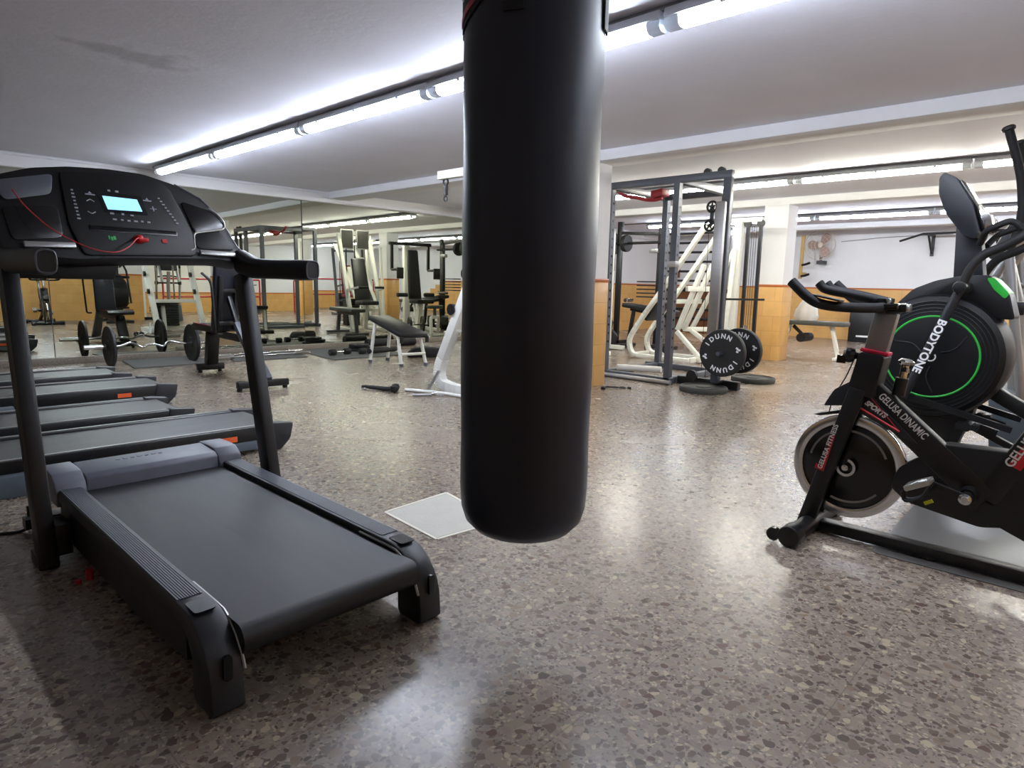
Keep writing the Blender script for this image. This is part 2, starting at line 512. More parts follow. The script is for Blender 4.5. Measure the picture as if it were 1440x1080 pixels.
def frame(origin, x, y):
    """matrix whose local x/y axes are the given directions"""
    x = V(x).normalized(); y = V(y); y = (y - x * y.dot(x)).normalized(); z = x.cross(y)
    o = V(origin)
    return Matrix(((x.x, y.x, z.x, o.x), (x.y, y.y, z.y, o.y), (x.z, y.z, z.z, o.z), (0, 0, 0, 1)))
# ================================================================== the room
ZC = 2.21                                        # ceiling height
MIR = lambda x: 8.55 - 0.0227 * x               # the mirror wall's plane
X0, X1 = -3.5, 14.3
YR, YF = -0.85, -4.5
TILE = 1.05

struct(MB().box((X0 - .2, YF - .2, -0.1), (X1 + .2, 9.2, 0)), 'floor', M['floor'])
struct(MB().box((X0 - .2, YF - .2, ZC), (X1 + .2, 9.2, ZC + 0.1)), 'ceiling', M['ceiling'])
struct(MB().hexa([(X0, MIR(X0) + .012, 0), (X1, MIR(X1) + .012, 0), (X1, 9.1, 0), (X0, 9.1, 0), (X0, MIR(X0) + .012, ZC), (X1, MIR(X1) + .012, ZC), (X1, 9.1, ZC), (X0, 9.1, ZC)]), 'wall_left', M['wall'])
struct(MB().box((X1, YF - .2, 0), (X1 + .2, 9.2, ZC)), 'wall_back', M['wall'])
struct(MB().box((X0 - .2, YF - .2, 0), (X0, 9.2, ZC)), 'wall_front', M['wall'])
w = MB().box((X0, YR - .15, 0), (5.0, YR, ZC)).box((4.85, YF, 0), (5.0, YR - .15, ZC)).box((4.85, YF - .2, 0), (X1, YF, ZC))
struct(w, 'wall_right', M['wall'])

# tiled dado: ochre tiles with a darker border course, each run a trim of its own
n_trim = [0]
def trim(mb, material, bev=0.0):
    n_trim[0] += 1
    return struct(mb, 'trim_%d' % n_trim[0], material, bev)
def dado(lo, hi, out, h=TILE):
    """tiles standing 8 mm proud of the wall; lo/hi are plan corners, out the proud direction"""
    (a, b), (c, d) = lo, hi
    trim(MB().box((a, b, 0), (c, d, h - 0.035)), M['tile'])
    trim(MB().box((a - (0.002 if out[0] < 0 else 0), b, h - 0.035), (c, d + (0.002 if out[1] > 0 else 0), h)), M['tile_cap'])
dado((X0, YR), (4.95, YR + .008), (0, 1), 1.10)
trim(MB().prism([(8.4, 0), (-0.9, 0), (-1.9, 0), (-1.9, .62), (-1.6, .62), (-1.6, .77), (-1.3, .77), (-1.3, .91), (-1.0, .91), (-1.0, TILE), (8.4, TILE)], YZ, X1 - .008, X1), M['tile'])
trim(MB().box((X1 - .011, -1.0, TILE - .03), (X1, 8.4, TILE)), M['tile_cap'])
dado((5.0, YF), (X1, YF + .008), (0, 1), 0.62)
for z0, z1, mm in ((0, TILE - .035, 'tile'), (TILE - .035, TILE, 'tile_cap')):
    trim(MB().hexa([(8.62, MIR(8.62), z0), (X1, MIR(X1), z0), (X1, MIR(X1) + .012, z0), (8.62, MIR(8.62) + .012, z0), (8.62, MIR(8.62), z1), (X1, MIR(X1), z1), (X1, MIR(X1) + .012, z1), (8.62, MIR(8.62) + .012, z1)]), M[mm])
dado((X0, YR), (X0 + .008, 8.5), (1, 0))
# mirror base: a speckled stone skirting
trim(MB().hexa([(X0, MIR(X0) - .03, 0), (8.6, MIR(8.6) - .03, 0), (8.6, MIR(8.6), 0), (X0, MIR(X0), 0), (X0, MIR(X0) - .03, .07), (8.6, MIR(8.6) - .03, .07), (8.6, MIR(8.6), .07), (X0, MIR(X0), .07)]), M['stone'], 0.004)
# beams and columns
def beam_y(x0, x1, y0, y1, z0=2.115):
    trim(MB().box((x0, y0, z0), (x1, y1, ZC)), M['wall'], 0.006)
beam_y(5.0, 5.33, YF, 8.4)
beam_y(9.0, 9.33, YF, 8.4)
beam_y(12.9, 13.2, YF, 8.4)
trim(MB().hexa([(X0, MIR(X0) - .07, 2.06), (X1, MIR(X1) - .07, 2.06), (X1, MIR(X1) + .012, 2.06), (X0, MIR(X0) + .012, 2.06), (X0, MIR(X0) - .07, ZC), (X1, MIR(X1) - .07, ZC), (X1, MIR(X1) + .012, ZC), (X0, MIR(X0) + .012, ZC)]), M['wall'], 0.01)
def column(x0, x1, y0, y1):
    trim(MB().box((x0, y0, 0), (x1, y1, 2.12)), M['wall'], 0.004)
    o = .008
    trim(MB().box((x0 - o, y0 - o, 0), (x1 + o, y1 + o, TILE - .035)), M['tile'], 0.003)
    trim(MB().box((x0 - o - .002, y0 - o - .002, TILE - .035), (x1 + o + .002, y1 + o + .002, TILE)), M['tile_cap'], 0.003)
column(5.0, 5.28, 3.74, 4.04)
column(9.0, 9.33, 3.47, 3.80)
column(9.0, 9.33, -0.95, -0.62)
# a cable conduit along the beam over the mirror, dipping under the cross beam
pts = [(x, MIR(x) - .078, 2.185) for x in (-2, 0, 2, 3.5, 4.4)] + [(4.75, MIR(4.75) - .08, 2.18), (5.0, MIR(5) - .08, 2.12), (5.25, MIR(5.25) - .08, 2.085), (5.6, MIR(5.6) - .08, 2.078)] + [(x, MIR(x) - .08, 2.075) for x in (6.5, 8, 9.5)]
trim(MB().tube(spline(pts, 3), 0.011, 8), M['wall'])
# pipes on the far white wall
trim(MB().tube(arcpath([(5.3, YF + .05, 1.62), (8.6, YF + .05, 1.62), (9.6, YF + .05, 1.5)], .1), .035, 8), M['darkgrey'])

# the mirror panels (they butt edge to edge; the two on the left lean back a hair)
def mirror_panel(xa, xb, lean, label):
    e = 0.004
    xa, xb = xa + e, xb - e
    t = lean * 1.99
    f = lambda x, z, d: (x, MIR(x) + (z - .07) * lean + d, z)
    o = MB().hexa([f(xa, .07, 0), f(xb, .07, 0), f(xb, .07, .006), f(xa, .07, .006), f(xa, 2.06, 0), f(xb, 2.06, 0), f(xb, 2.06, .006), f(xa, 2.06, .006)]).build('wall_mirror', M['mirror'])
    tag(o, label, 'mirror', 'mirror panels on the left wall')
for xs in (1.66, 4.62):
    trim(MB().box((xs - .006, MIR(xs) + .004, .07), (xs + .006, MIR(xs) + .011, 2.06)), M['darkgrey'])
LEAN = math.tan(radians(0.22))
mirror_panel(-3.4, 1.66, LEAN, 'leftmost big wall mirror panel, left of the seam beside the first treadmill post')
mirror_panel(1.66, 4.62, LEAN, 'middle big wall mirror panel above the loaded curl bar')
mirror_panel(4.62, 8.4, 0.0, 'right big wall mirror panel behind the white inclined bench')

# pale cement inspection cover let into the terrazzo
h = thing('floor_hatch', (1.70, 2.02, 0), 'square pale cement hatch cover set in the speckled floor left of the punching bag', 'hatch')
c = [(1.56, 2.21), (1.92, 2.23), (1.84, 1.80), (1.53, 1.83)]
cx, cy = sum(p[0] for p in c) / 4, sum(p[1] for p in c) / 4
MB(h).prism([(cx + (x - cx) * .95, cy + (y - cy) * .95) for x, y in c], XY, 0.0002, 0.0022).build('cover', M['hatch'])
e = MB(h)
for a, b in zip(c, c[1:] + c[:1]):
    e.bar((a[0], a[1], .001), (b[0], b[1], .001), .014, .003)
e.build('rim', M['hatch_edge'])

# ------------------------------------------------------------------ light fixtures
def fixture(x, ya, yb, mi, label, group):
    """sealed batten hung under the ceiling: housing, glowing diffuser, clear end caps, clips"""
    t = thing('ceiling_light', (x, (ya + yb) / 2, 2.12), label, 'light', group)
    lo, hi = min(ya, yb) + .012, max(ya, yb) - .012
    MB(t).hexa([(x - .055, lo, 2.146), (x + .055, lo, 2.146), (x + .055, hi, 2.146), (x - .055, hi, 2.146), (x - .045, lo, 2.186), (x + .045, lo, 2.186), (x + .045, hi, 2.186), (x - .045, hi, 2.186)]).build('housing', M['housing'], bev=.005)
    prof = round_poly([(-.044, .040), (-.040, .006), (-.022, -.008), (.022, -.008), (.040, .006), (.044, .040)], .012, 3)
    f = lambda a, b, d: (x + a, d, 2.109 + b)
    MB(t).prism(prof, f, lo + .07, hi - .07).build('diffuser', M['lamp%d' % mi])
    for a, b in ((lo, lo + .068), (hi - .068, hi)):
        MB(t).prism(prof, f, a, b).build('end_cap', M['clear'])
    for s in (.18, .5, .82):
        y = lo + (hi - lo) * s
        MB(t).box((x - .059, y - .012, 2.132), (x + .059, y + .012, 2.147)).box((x - .01, y - .02, 2.147), (x + .01, y + .02, ZC)).build('clip', M['housing'])
def row(i, marks, what, grp):
    x = ROWS[i][0]
    for j, (a, b) in enumerate(zip(marks, marks[1:])):
        if a - b < .3: continue
        fixture(x, a, b, i, 'bright tube light of the %s, %s' % (what, PLACE[i][j]), grp)
PLACE = [['at its end over the black treadmill console', 'second from the mirror end', 'third from the mirror end', 'passing behind the top of the punching bag', 'running out of frame right of the punching bag', 'out of view beyond the top edge', 'behind the camera'],
         ['at its end by the mirror', 'second from the mirror end', 'above the grey power rack', 'between rack and white pillar', 'above the bike console', 'beside the console at the right edge', 'beyond the right edge', 'last beyond the right edge'],
         ['at its end by the mirror wall', 'hidden behind the power rack', 'behind the white pillar', 'over the wall fan', 'over the wall pull-up bar', 'at the right edge of the photo', 'beyond the right edge', 'last beyond the right edge']]
row(0, [8.05, 6.50, 4.83, 3.26, 1.64, 0.06, -0.8], 'front row', 'front row of tube lights')
row(1, [7.4, 5.9, 4.35, 2.75, 1.18, -0.42, -2.0, -3.6], 'middle row', 'middle row of tube lights')
row(2, [7.0, 5.4, 3.85, 2.2, 0.6, -1.0, -2.6, -4.2], 'rear row', 'rear row of tube lights')
for i, (a, b) in enumerate(((8.2, -.8), (8.0, -4.2), (7.6, -4.3))):
    x = ROWS[i][0]
    trim(MB().box((x - .015, b, 2.19), (x + .015, a, ZC)), M['conduit'])
# ================================================================== black treadmill in the foreground
T = thing('treadmill', (0.83, 1.37, 0), 'large black treadmill in the left foreground with lit blue screen', 'treadmill')
# local frame: x across, y forward (towards the console), z up
def tm(): return MB()
for s in (-1, 1):
    # side rail that bends down into the rear foot
    prof = [(1.40, .212), (.155, .212)] + [(.155 - .155 * sin(a), .057 + .155 * cos(a)) for a in [pi / 2 * k / 8 for k in range(1, 9)]] + [(-.004, .012), (.012, .0), (.10, .0), (.112, .012), (.112, .088), (.108, .10), (.118, .118), (.14, .15), (.17, .166), (1.40, .166)]
    r = tm().prism(prof, YZ, s * .255, s * .33).build('side_rail', M['darkgrey'], T, bev=.006)
    b = tm()
    for k in range(10):
        x = s * (.266 + k * .0060)
        b.box((min(x, x + s * .0034), .20, .2115), (max(x, x + s * .0034), 1.385, .2145))
    b.build('tread_strip', M['rib'], r)
    tm().prism(round_poly([(s * .268, .105), (s * .318, .105), (s * .318, .175), (s * .268, .175)], .012), XY, .2105, .2135).build('end_badge', M['black_gloss'], r)
    tm().prism(round_poly([(s * .283, .085), (s * .303, .085), (s * .303, .145), (s * .283, .145)], .0099), XZ, -.0062, .004).build('slot', M['black_gloss'], r)
    edge = [(s * .251, .30, .2), (s * .251, .15, .2)] + [(s * .251, .15 - .15 * sin(a), .055 + .148 * cos(a)) for a in [pi / 2 * k / 6 for k in range(1, 6)]]
    tm().tube(edge, .004, 6).build('edge_trim', M['silver'], r)
    # deep side skirt under the rail
    tm().prism([(.16, .166), (.16, .075), (.5, .045), (1.36, .045), (1.36, .166)], YZ, s * .29, s * .322).build('side_skirt', M['black'], T)
    # front shroud covering the corner
    sh = [(1.33, .205), (1.345, .235), (1.39, .262), (1.45, .265), (1.55, .262), (1.60, .235), (1.60, .15), (1.33, .15)]
    tm().prism(sh, YZ, s * .24, s * .338).build('corner_shroud', M['hood'], T, bev=.008)
    # upright post, foot and bracket
    u = tm().bar((s * .405, 1.175, 0.0), (s * .403, 1.40, 1.0), .052, .085, (0, 1, 0)).build('upright', M['black'], T, bev=.01)
    tm().box((s * .405 - .03, 1.15, 0), (s * .405 + .03, 1.27, .045)).build('base_foot', M['black'], T, bev=.006)
    tm().box((min(s * .33, s * .38), 1.17, .03), (max(s * .33, s * .38), 1.28, .14)).build('pivot_bracket', M['black'], T, bev=.005)
belt = [(.035, .192), (1.36, .192), (1.36, .125), (.035, .118)] 
roll = [(.035 - .037 * sin(a), .155 + .037 * cos(a)) for a in [pi * k / 10 for k in range(11)]]
tm().prism([(1.36, .192)] + roll + [(1.36, .118)], YZ, -.252, .252).build('running_belt', M['belt'], T)
tm().box((-.25, .12, .075), (.25, 1.4, .112)).build('deck', M['black'], T)
tm().prism([(1.34, .19), (1.345, .238), (1.365, .252), (1.52, .262), (1.60, .235), (1.62, .06), (1.34, .06)], YZ, -.24, .24).build('motor_hood', M['hood'], T, bev=.006)
tm().box((-.40, 1.55, .02), (.40, 1.61, .06)).build('crossmember', M['black'], T)
tm().cyl((-.33, .98, .0), (-.33, .98, .035), .011).build('levelling_foot', M['redpaint'], T)
tm().cyl((-.365, .97, .0), (-.365, .97, .012), .010).build('levelling_foot', M['redpaint'], T)
# faded raised marks on top of the hood
fm = tm()
for k, (wd, ht) in enumerate(((.014, .012), (.012, .016), (.013, .011), (.016, .012), (.012, .015), (.014, .011), (.012, .013))):
    fm.cbox((-.10 + k * .026, 1.47, .2585), (wd, ht, .004), (0.065, 0, .3 if k % 2 else -.2))
fm.build('worn_hood_marks', M['faint'], T)
# ---- console, tilted back; a = across, b = up the panel, depth towards the user is negative
_a, _t = radians(8), radians(22)
CX = Vector((cos(_a), sin(_a), 0)); CB = Vector((-sin(_a), cos(_a), 0))
CU = Vector((0, 0, 1)) * cos(_t) + CB * sin(_t); CN = CX.cross(CU)      # CN points to the user
CO = Vector((0.0, 1.33, 1.03))
if CN.y > 0: CN = -CN
CP = lambda a, b, d: CO + CX * a + CU * b + CN * d
outl = [(-.41, .29), (-.30, .335), (-.18, .36), (-.05, .372), (.08, .372), (.196, .344), (.29, .295), (.345, .235), (.375, .16), (.40, .09), (.445, .033), (.40, .012), (.30, .028), (.105, .022), (-.10, .014), (-.22, .004), (-.32, .012), (-.43, .03), (-.445, .12), (-.44, .22)]
con = tm().prism(round_poly(outl, .02, 3), CP, -.075, .0).build('console', M['console'], T, bev=.008)
tm().tube([CP(a, b, -.002) for a, b in outl[5:11]], .004, 6).build('edge_trim', M['grey'], con)
tm().prism(round_poly([(-.215, .335), (-.05, .355), (.10, .355), (.165, .32), (.215, .13), (.205, .035), (-.2, .018), (-.225, .13)], .02, 3), CP, -.004, .010).build('panel_face', M['console'], con, bev=.003)
scr = tm().prism([(-.094, .252), (.027, .252), (.036, .204), (-.086, .200)], CP, .006, .0118).build('screen', M['screen'], con)
tm().prism(round_poly([(-.112, .268), (.044, .268), (.055, .19), (-.1, .186)], .006), CP, .005, .0108).build('screen_bezel', M['black_gloss'], con)
tm().prism(round_poly([(-.165, .133), (.148, .133), (.148, .112), (-.165, .112)], .004), CP, .006, .0125).build('tablet_slot', M['black_gloss'], con, bev=.002)
# recessed trays with glossy rims either side
def tray(name, poly, mtl, rim):
    o = tm().prism(round_poly(poly, .02, 3), CP, .0, .006).build(name, mtl, con, bev=.002)
    if rim:
        pts = [CP(a, b, .008) for a, b in round_poly(poly, .02, 3)]
        tm().tube(pts, .0035, 6, closed=True).build('tray_rim', rim, o)
tray('cup_tray', [(.20, .272), (.325, .24), (.366, .185), (.36, .165), (.225, .135)], M['black_gloss'], None)
tm().tube(spline([CP(a, b, .008) for a, b in ((.31, .25), (.345, .225), (.364, .19), (.35, .162), (.28, .146), (.225, .132), (.213, .10), (.208, .07), (.19, .058))], 4), .0038, 6).build('tray_rim', M['silver'], con)
tray('cup_tray', [(-.41, .27), (-.235, .32), (-.255, .24), (-.40, .20)], M['grey'], None)
tray('lower_pocket', [(.222, .128), (.34, .155), (.385, .07), (.218, .068)], M['console'], None)
tray('lower_pocket', [(-.41, .18), (-.245, .20), (-.25, .08), (-.40, .06)], M['black_gloss'], None)
for s in (-1, 1):
    tm().bar(CP(s * .222, .05, .012), CP(s * .375, .045, .012), .012, .02, CU).build('pulse_plate', M['silver'], con, bev=.004)
def marks(name, mtl, pts, w, h):
    m = tm()
    for k, (a, b) in enumerate(pts):
        ww = w * (.8 + .4 * ((k * 7) % 3) / 2)
        m.prism([(a - ww / 2, b - h / 2), (a + ww / 2, b - h / 2), (a + ww / 2, b + h / 2), (a - ww / 2, b + h / 2)], CP, .009, .0122)
    return m.build(name, mtl, con)
marks('speed_symbols', M['dim'], [(-.19, .262 - k * .0135) for k in range(9)], .009, .005)
marks('incline_symbols', M['dim'], [(.112 + k * .006, .268 - k * .0125) for k in range(9)], .009, .005)
marks('programme_symbols', M['dim'], [(-.066, .276), (-.039, .276), (-.075, .185), (-.038, .186), (-.006, .184), (-.071, .162), (-.045, .162), (-.022, .161), (.003, .161), (.026, .163), (.05, .162)], .011, .006)
for a, b, sg in ((-.138, .225, 1), (-.143, .185, -1)):
    tm().bar(CP(a - .013, b, .011), CP(a, b + .008 * sg, .011), .003, .003).bar(CP(a, b + .008 * sg, .011), CP(a + .013, b, .011), .003, .003).build('arrow_symbol', M['dim'], con)
tm().bar(CP(.068, .22, .011), CP(.092, .22, .011), .004, .003).bar(CP(.08, .21, .011), CP(.08, .23, .011), .004, .003).build('plus_symbol', M['dim'], con)
tm().prism([(-.15, .25), (-.118, .25), (-.118, .254), (-.15, .254)], CP, .009, .0122).prism([(-.14, .256), (-.128, .256), (-.134, .264)], CP, .009, .0122).build('key_symbol', M['dim'], con)
tm().prism([(.05, .25), (.08, .25), (.08, .254), (.05, .254)], CP, .009, .0122).prism([(.06, .256), (.07, .256), (.065, .264)], CP, .009, .0122).build('key_symbol', M['dim'], con)
marks('start_symbol', M['greenink'], [(-.106, .088), (-.097, .085), (-.088, .088)], .007, .014)
tm().prism(round_poly([(.083, .08), (.101, .08), (.101, .096), (.083, .096)], .003), CP, .009, .013).build('stop_button', M['redink'], con)
# safety key, clip cord
key = tm().lathe(CP(-.005, .088, .0), CN, [(.0, .018), (.012, .017), (.03, .011), (.034, .0)], 16)
key.cbox(CP(.006, .082, .024), (.034, .012, .016)).build('safety_key', M['red'], con, bev=.002)
cord = [CP(a, b, d) for a, b, d in ((-.373, .234, .02), (-.356, .16, .05), (-.31, .083, .07), (-.256, .04, .075), (-.197, .009, .08), (-.129, .002, .08), (-.076, .029, .07), (-.033, .07, .05), (-.012, .086, .03))]
tm().tube(spline(cord, 5), .0022, 6).build('safety_cord', M['sticker'], con)
# handlebars: flattened padded bars reaching back to the user
def bar_section(c, wx, hz, n=20):
    return [(c[0] + wx * (abs(cos(a)) ** .6) * (1 if cos(a) >= 0 else -1), c[2] + hz * (abs(sin(a)) ** .6) * (1 if sin(a) >= 0 else -1)) for a in [2 * pi * k / n for k in range(n)]]
for s in (-1, 1):
    st = [(s * .405, .82, 1.015, .026, .035), (s * .405, .85, 1.015, .030, .038), (s * .405, 1.10, 1.018, .030, .038), (s * .405, 1.28, 1.022, .032, .042), (s * .40, 1.40, 1.05, .034, .05)]
    b = tm(); rings = []
    for x, y, z, wx, hz in st:
        rings.append([b.bm.verts.new((px, y, pz)) for px, pz in bar_section((x, y, z), wx, hz)])
    for A, B in zip(rings, rings[1:]):
        for k in range(20):
            b._face([A[k], A[(k + 1) % 20], B[(k + 1) % 20], B[k]])
    b._face(rings[0]); b._face(rings[-1])
    hb = b.build('handlebar', M['black'], T, bev=0)
    e = tm()
    pts = [(px, .8195, pz) for px, pz in bar_section((s * .405, 0, 1.015), .024, .032)]
    e.tube(pts, .003, 6, closed=True).build('end_ring', M['grey'], hb)
tm().hexa([(-.38, 1.36, .965), (-.085, 1.40, .965), (-.085, 1.46, .965), (-.38, 1.42, .965), (-.38, 1.36, 1.03), (-.06, 1.40, 1.03), (-.06, 1.46, 1.03), (-.38, 1.42, 1.03)]).build('console_bracket', M['console'], T, bev=.005)

# power cord trailing off to the left
o = MB(T); o.tube(spline([(.45, 2.97, .10), (.445, 2.96, .03), (.42, 2.97, .006), (.36, 2.99, .006), (.2, 3.06, .006), (-.2, 3.2, .006)], 6), .006, 8)
o.build('power_cord', M['black'])

# ================================================================== row of treadmills behind it
def runner(loc, rz, label, hooks=True, first=None):
    """local: x towards the head end, y across, origin at the rear centre on the floor"""
    t = thing('treadmill', loc, label, 'treadmill', 'row of dark treadmills by the mirror', rz)
    if first is not None:
        for ch in list(first.children): copy_tree(ch, t)
        return t
    L, W = 1.36, .285
    tm().prism([(L, .148)] + [(.06 - .03 * sin(a), .118 + .03 * cos(a)) for a in [pi * k / 8 for k in range(9)]] + [(L, .088)], XZ, -.225, .225).build('running_belt', M['beltx'], t)
    for s in (-1, 1):
        y0, y1 = sorted((s * .222, s * W))
        r = tm().box((.10, y0, .075), (L, y1, .155)).build('side_rail', M['black'], t, bev=.008)
        tm().bar((.12, s * .262, .157), (L, s * .262, .157), .018, .006).build('rail_strip', M['silver'], r)
        tm().prism(round_poly([(-.03, .15), (.12, .165), (.14, .07), (.10, .0), (.05, .0), (-.01, .06)], .012), XZ, y0 - .004, y1 + .004).build('rear_cap', M['darkgrey'], t, bev=.005)
        tm().box((.30, s * W - .004, .085), (.39, s * W + .004, .115)).build('tag', M['orange'], r)
        tm().bar((.14, s * .27, .05), (L, s * .27, .05), .03, .05).build('lower_frame', M['slate'], t, bev=.004)
        u = tm().bar((L + .12, s * .34, .1), (L + .34, s * .34, 1.15), .05, .09, (1, 0, 0)).build('upright', M['black'], t, bev=.01)
        tm().bar((L + .30, s * .34, 1.02), (L + .02, s * .34, 1.02), .04, .05).build('handlebar', M['soft'], t, bev=.012)
        f = tm().box((L - .35, s * .30 - .03, 0), (L + .62, s * .30 + .03, .10)).build('base_foot', M['slate'], t, bev=.006)
    tm().prism([(L - .03, .14), (L, .21), (L + .10, .235), (L + .34, .22), (L + .42, .1), (L + .4, .05), (L - .03, .05)], XZ, -.28, .28).build('motor_hood', M['black'], t, bev=.01)
    tm().hexa([(L + .26, -.36, 1.02), (L + .30, -.36, 1.0), (L + .30, .36, 1.0), (L + .26, .36, 1.02), (L + .36, -.32, 1.32), (L + .42, -.32, 1.30), (L + .42, .32, 1.30), (L + .36, .32, 1.32)]).build('console', M['black'], t, bev=.015)
    return t
RU = runner((1.79, 3.77, 0), pi - .02, 'grey belted treadmill with orange tag right behind the foreground treadmill')
runner((1.53, 4.55, 0), pi - .02, 'treadmill lying between the two tagged ones, only its belt showing', first=RU)
runner((1.80, 5.62, 0), pi - .02, 'black treadmill with an orange tag on its side, beyond the low belt in between', first=RU)
runner((1.72, 6.45, 0), pi - .02, 'treadmill nearest the mirror, its belt under the loaded curl bar', first=RU)

# ================================================================== heavy bag
def heavy_bag():
    cx, cy = 1.275, 1.155
    t = thing('punching_bag', (cx, cy, .30), 'big black hanging punching bag in the centre foreground', 'punching bag')
    R = .175
    prof = [(0, 0), (.0, .06), (.004, .10), (.018, .135), (.045, .160), (.08, .171), (.14, R)]
    prof += [(h, R + .0012 * sin(h * 17)) for h in [.2 + .06 * k for k in range(22)]] + [(1.5, R), (1.515, R - .008), (1.515, 0)]
    b = MB().lathe((0, 0, 0), (0, 0, 1), prof, 72)
    rnd = random.Random(3)
    b.build('bag_body', M['leather'], t, ang=60)
    # strap patches around the top
    for k in range(4):
        a = radians(206 + 91 * k)
        p = MB(); n = 8
        wv = .024 / R
        for j in range(n):
            a0, a1 = a - wv + 2 * wv * j / n, a - wv + 2 * wv * (j + 1) / n
            r0, r1 = R + .001, R + .006
            z0, z1 = 1.285, 1.52
            p.hexa([(r0 * cos(a0), r0 * sin(a0), z0), (r1 * cos(a0), r1 * sin(a0), z0), (r1 * cos(a1), r1 * sin(a1), z0), (r0 * cos(a1), r0 * sin(a1), z0),
                    (r0 * cos(a0), r0 * sin(a0), z1), (r1 * cos(a0), r1 * sin(a0), z1), (r1 * cos(a1), r1 * sin(a1), z1), (r0 * cos(a1), r0 * sin(a1), z1)])
        p.build('strap', M['soft'], t)
        ch = MB()
        p0, p1 = Vector((R * cos(a), R * sin(a), 1.52)), Vector((.012 * cos(a), .012 * sin(a), 1.83))
        for j in range(9):
            q = p0.lerp(p1, (j + .5) / 9); d = (p1 - p0).normalized()
            x = d.orthogonal().normalized() if j % 2 else d.cross(d.orthogonal()).normalized()
            ch.tube([q + (d * cos(u) * .021 + x * sin(u) * .011) for u in [2 * pi * m / 10 for m in range(10)]], .003, 5, closed=True)
        ch.build('chain', M['chrome'], t)
    MB().torus((0, 0, 1.845), (1, 0, 0), .02, .004, 16, 6).bar((0, 0, 1.86), (0, 0, 1.911), .02, .02).build('swivel', M['chrome'], t)
    # badge with a red border at the upper left, wrapped round the bag
    def wrap(poly, lo, hi, name, mtl, par):
        # poly in (angle offset metres, height); subdivided so it follows the curve
        m = MB()
        us = [p[0] for p in poly]; u0, u1 = min(us), max(us); n = 14
        def span(u):
            zs = []
            for (a, b), (c, d) in zip(poly, poly[1:] + poly[:1]):
                if (a - u) * (c - u) <= 0 and abs(a - c) > 1e-9:
                    zs.append(b + (d - b) * (u - a) / (c - a))
            return (min(zs), max(zs)) if zs else (0, 0)
        for k in range(n):
            ua, ub = u0 + (u1 - u0) * (k + .001) / n, u0 + (u1 - u0) * (k + .999) / n
            q = []
            for r in (R + lo, R + hi):
                for u in (ua, ub):
                    s = span(u)
                    th = radians(140) + u / R
                    q.append([(r * cos(th), r * sin(th), z) for z in s])
            (a0, a1), (b0, b1), (c0, c1), (d0, d1) = q
            m.hexa([a0, b0, d0, c0, a1, b1, d1, c1])
        return m.build(name, mtl, par)
    bd = wrap([(-.165, 1.355), (-.165, 1.50), (.0, 1.50), (.165, 1.50), (.165, 1.355), (.10, 1.313), (0, 1.283), (-.10, 1.313)], .001, .004, 'badge', M['soft'], t)
    wrap([(-.155, 1.361), (-.10, 1.326), (0, 1.297), (.10, 1.326), (.155, 1.361), (.150, 1.375), (.10, 1.342), (0, 1.313), (-.10, 1.342), (-.150, 1.375)], .0045, .006, 'badge_border', M['redpaint'], bd)
    wrap([(-.03, 1.38), (.03, 1.345), (.07, 1.385), (.06, 1.393), (.03, 1.363), (-.02, 1.388)], .0045, .006, 'badge_mark', M['ink'], bd)
heavy_bag()
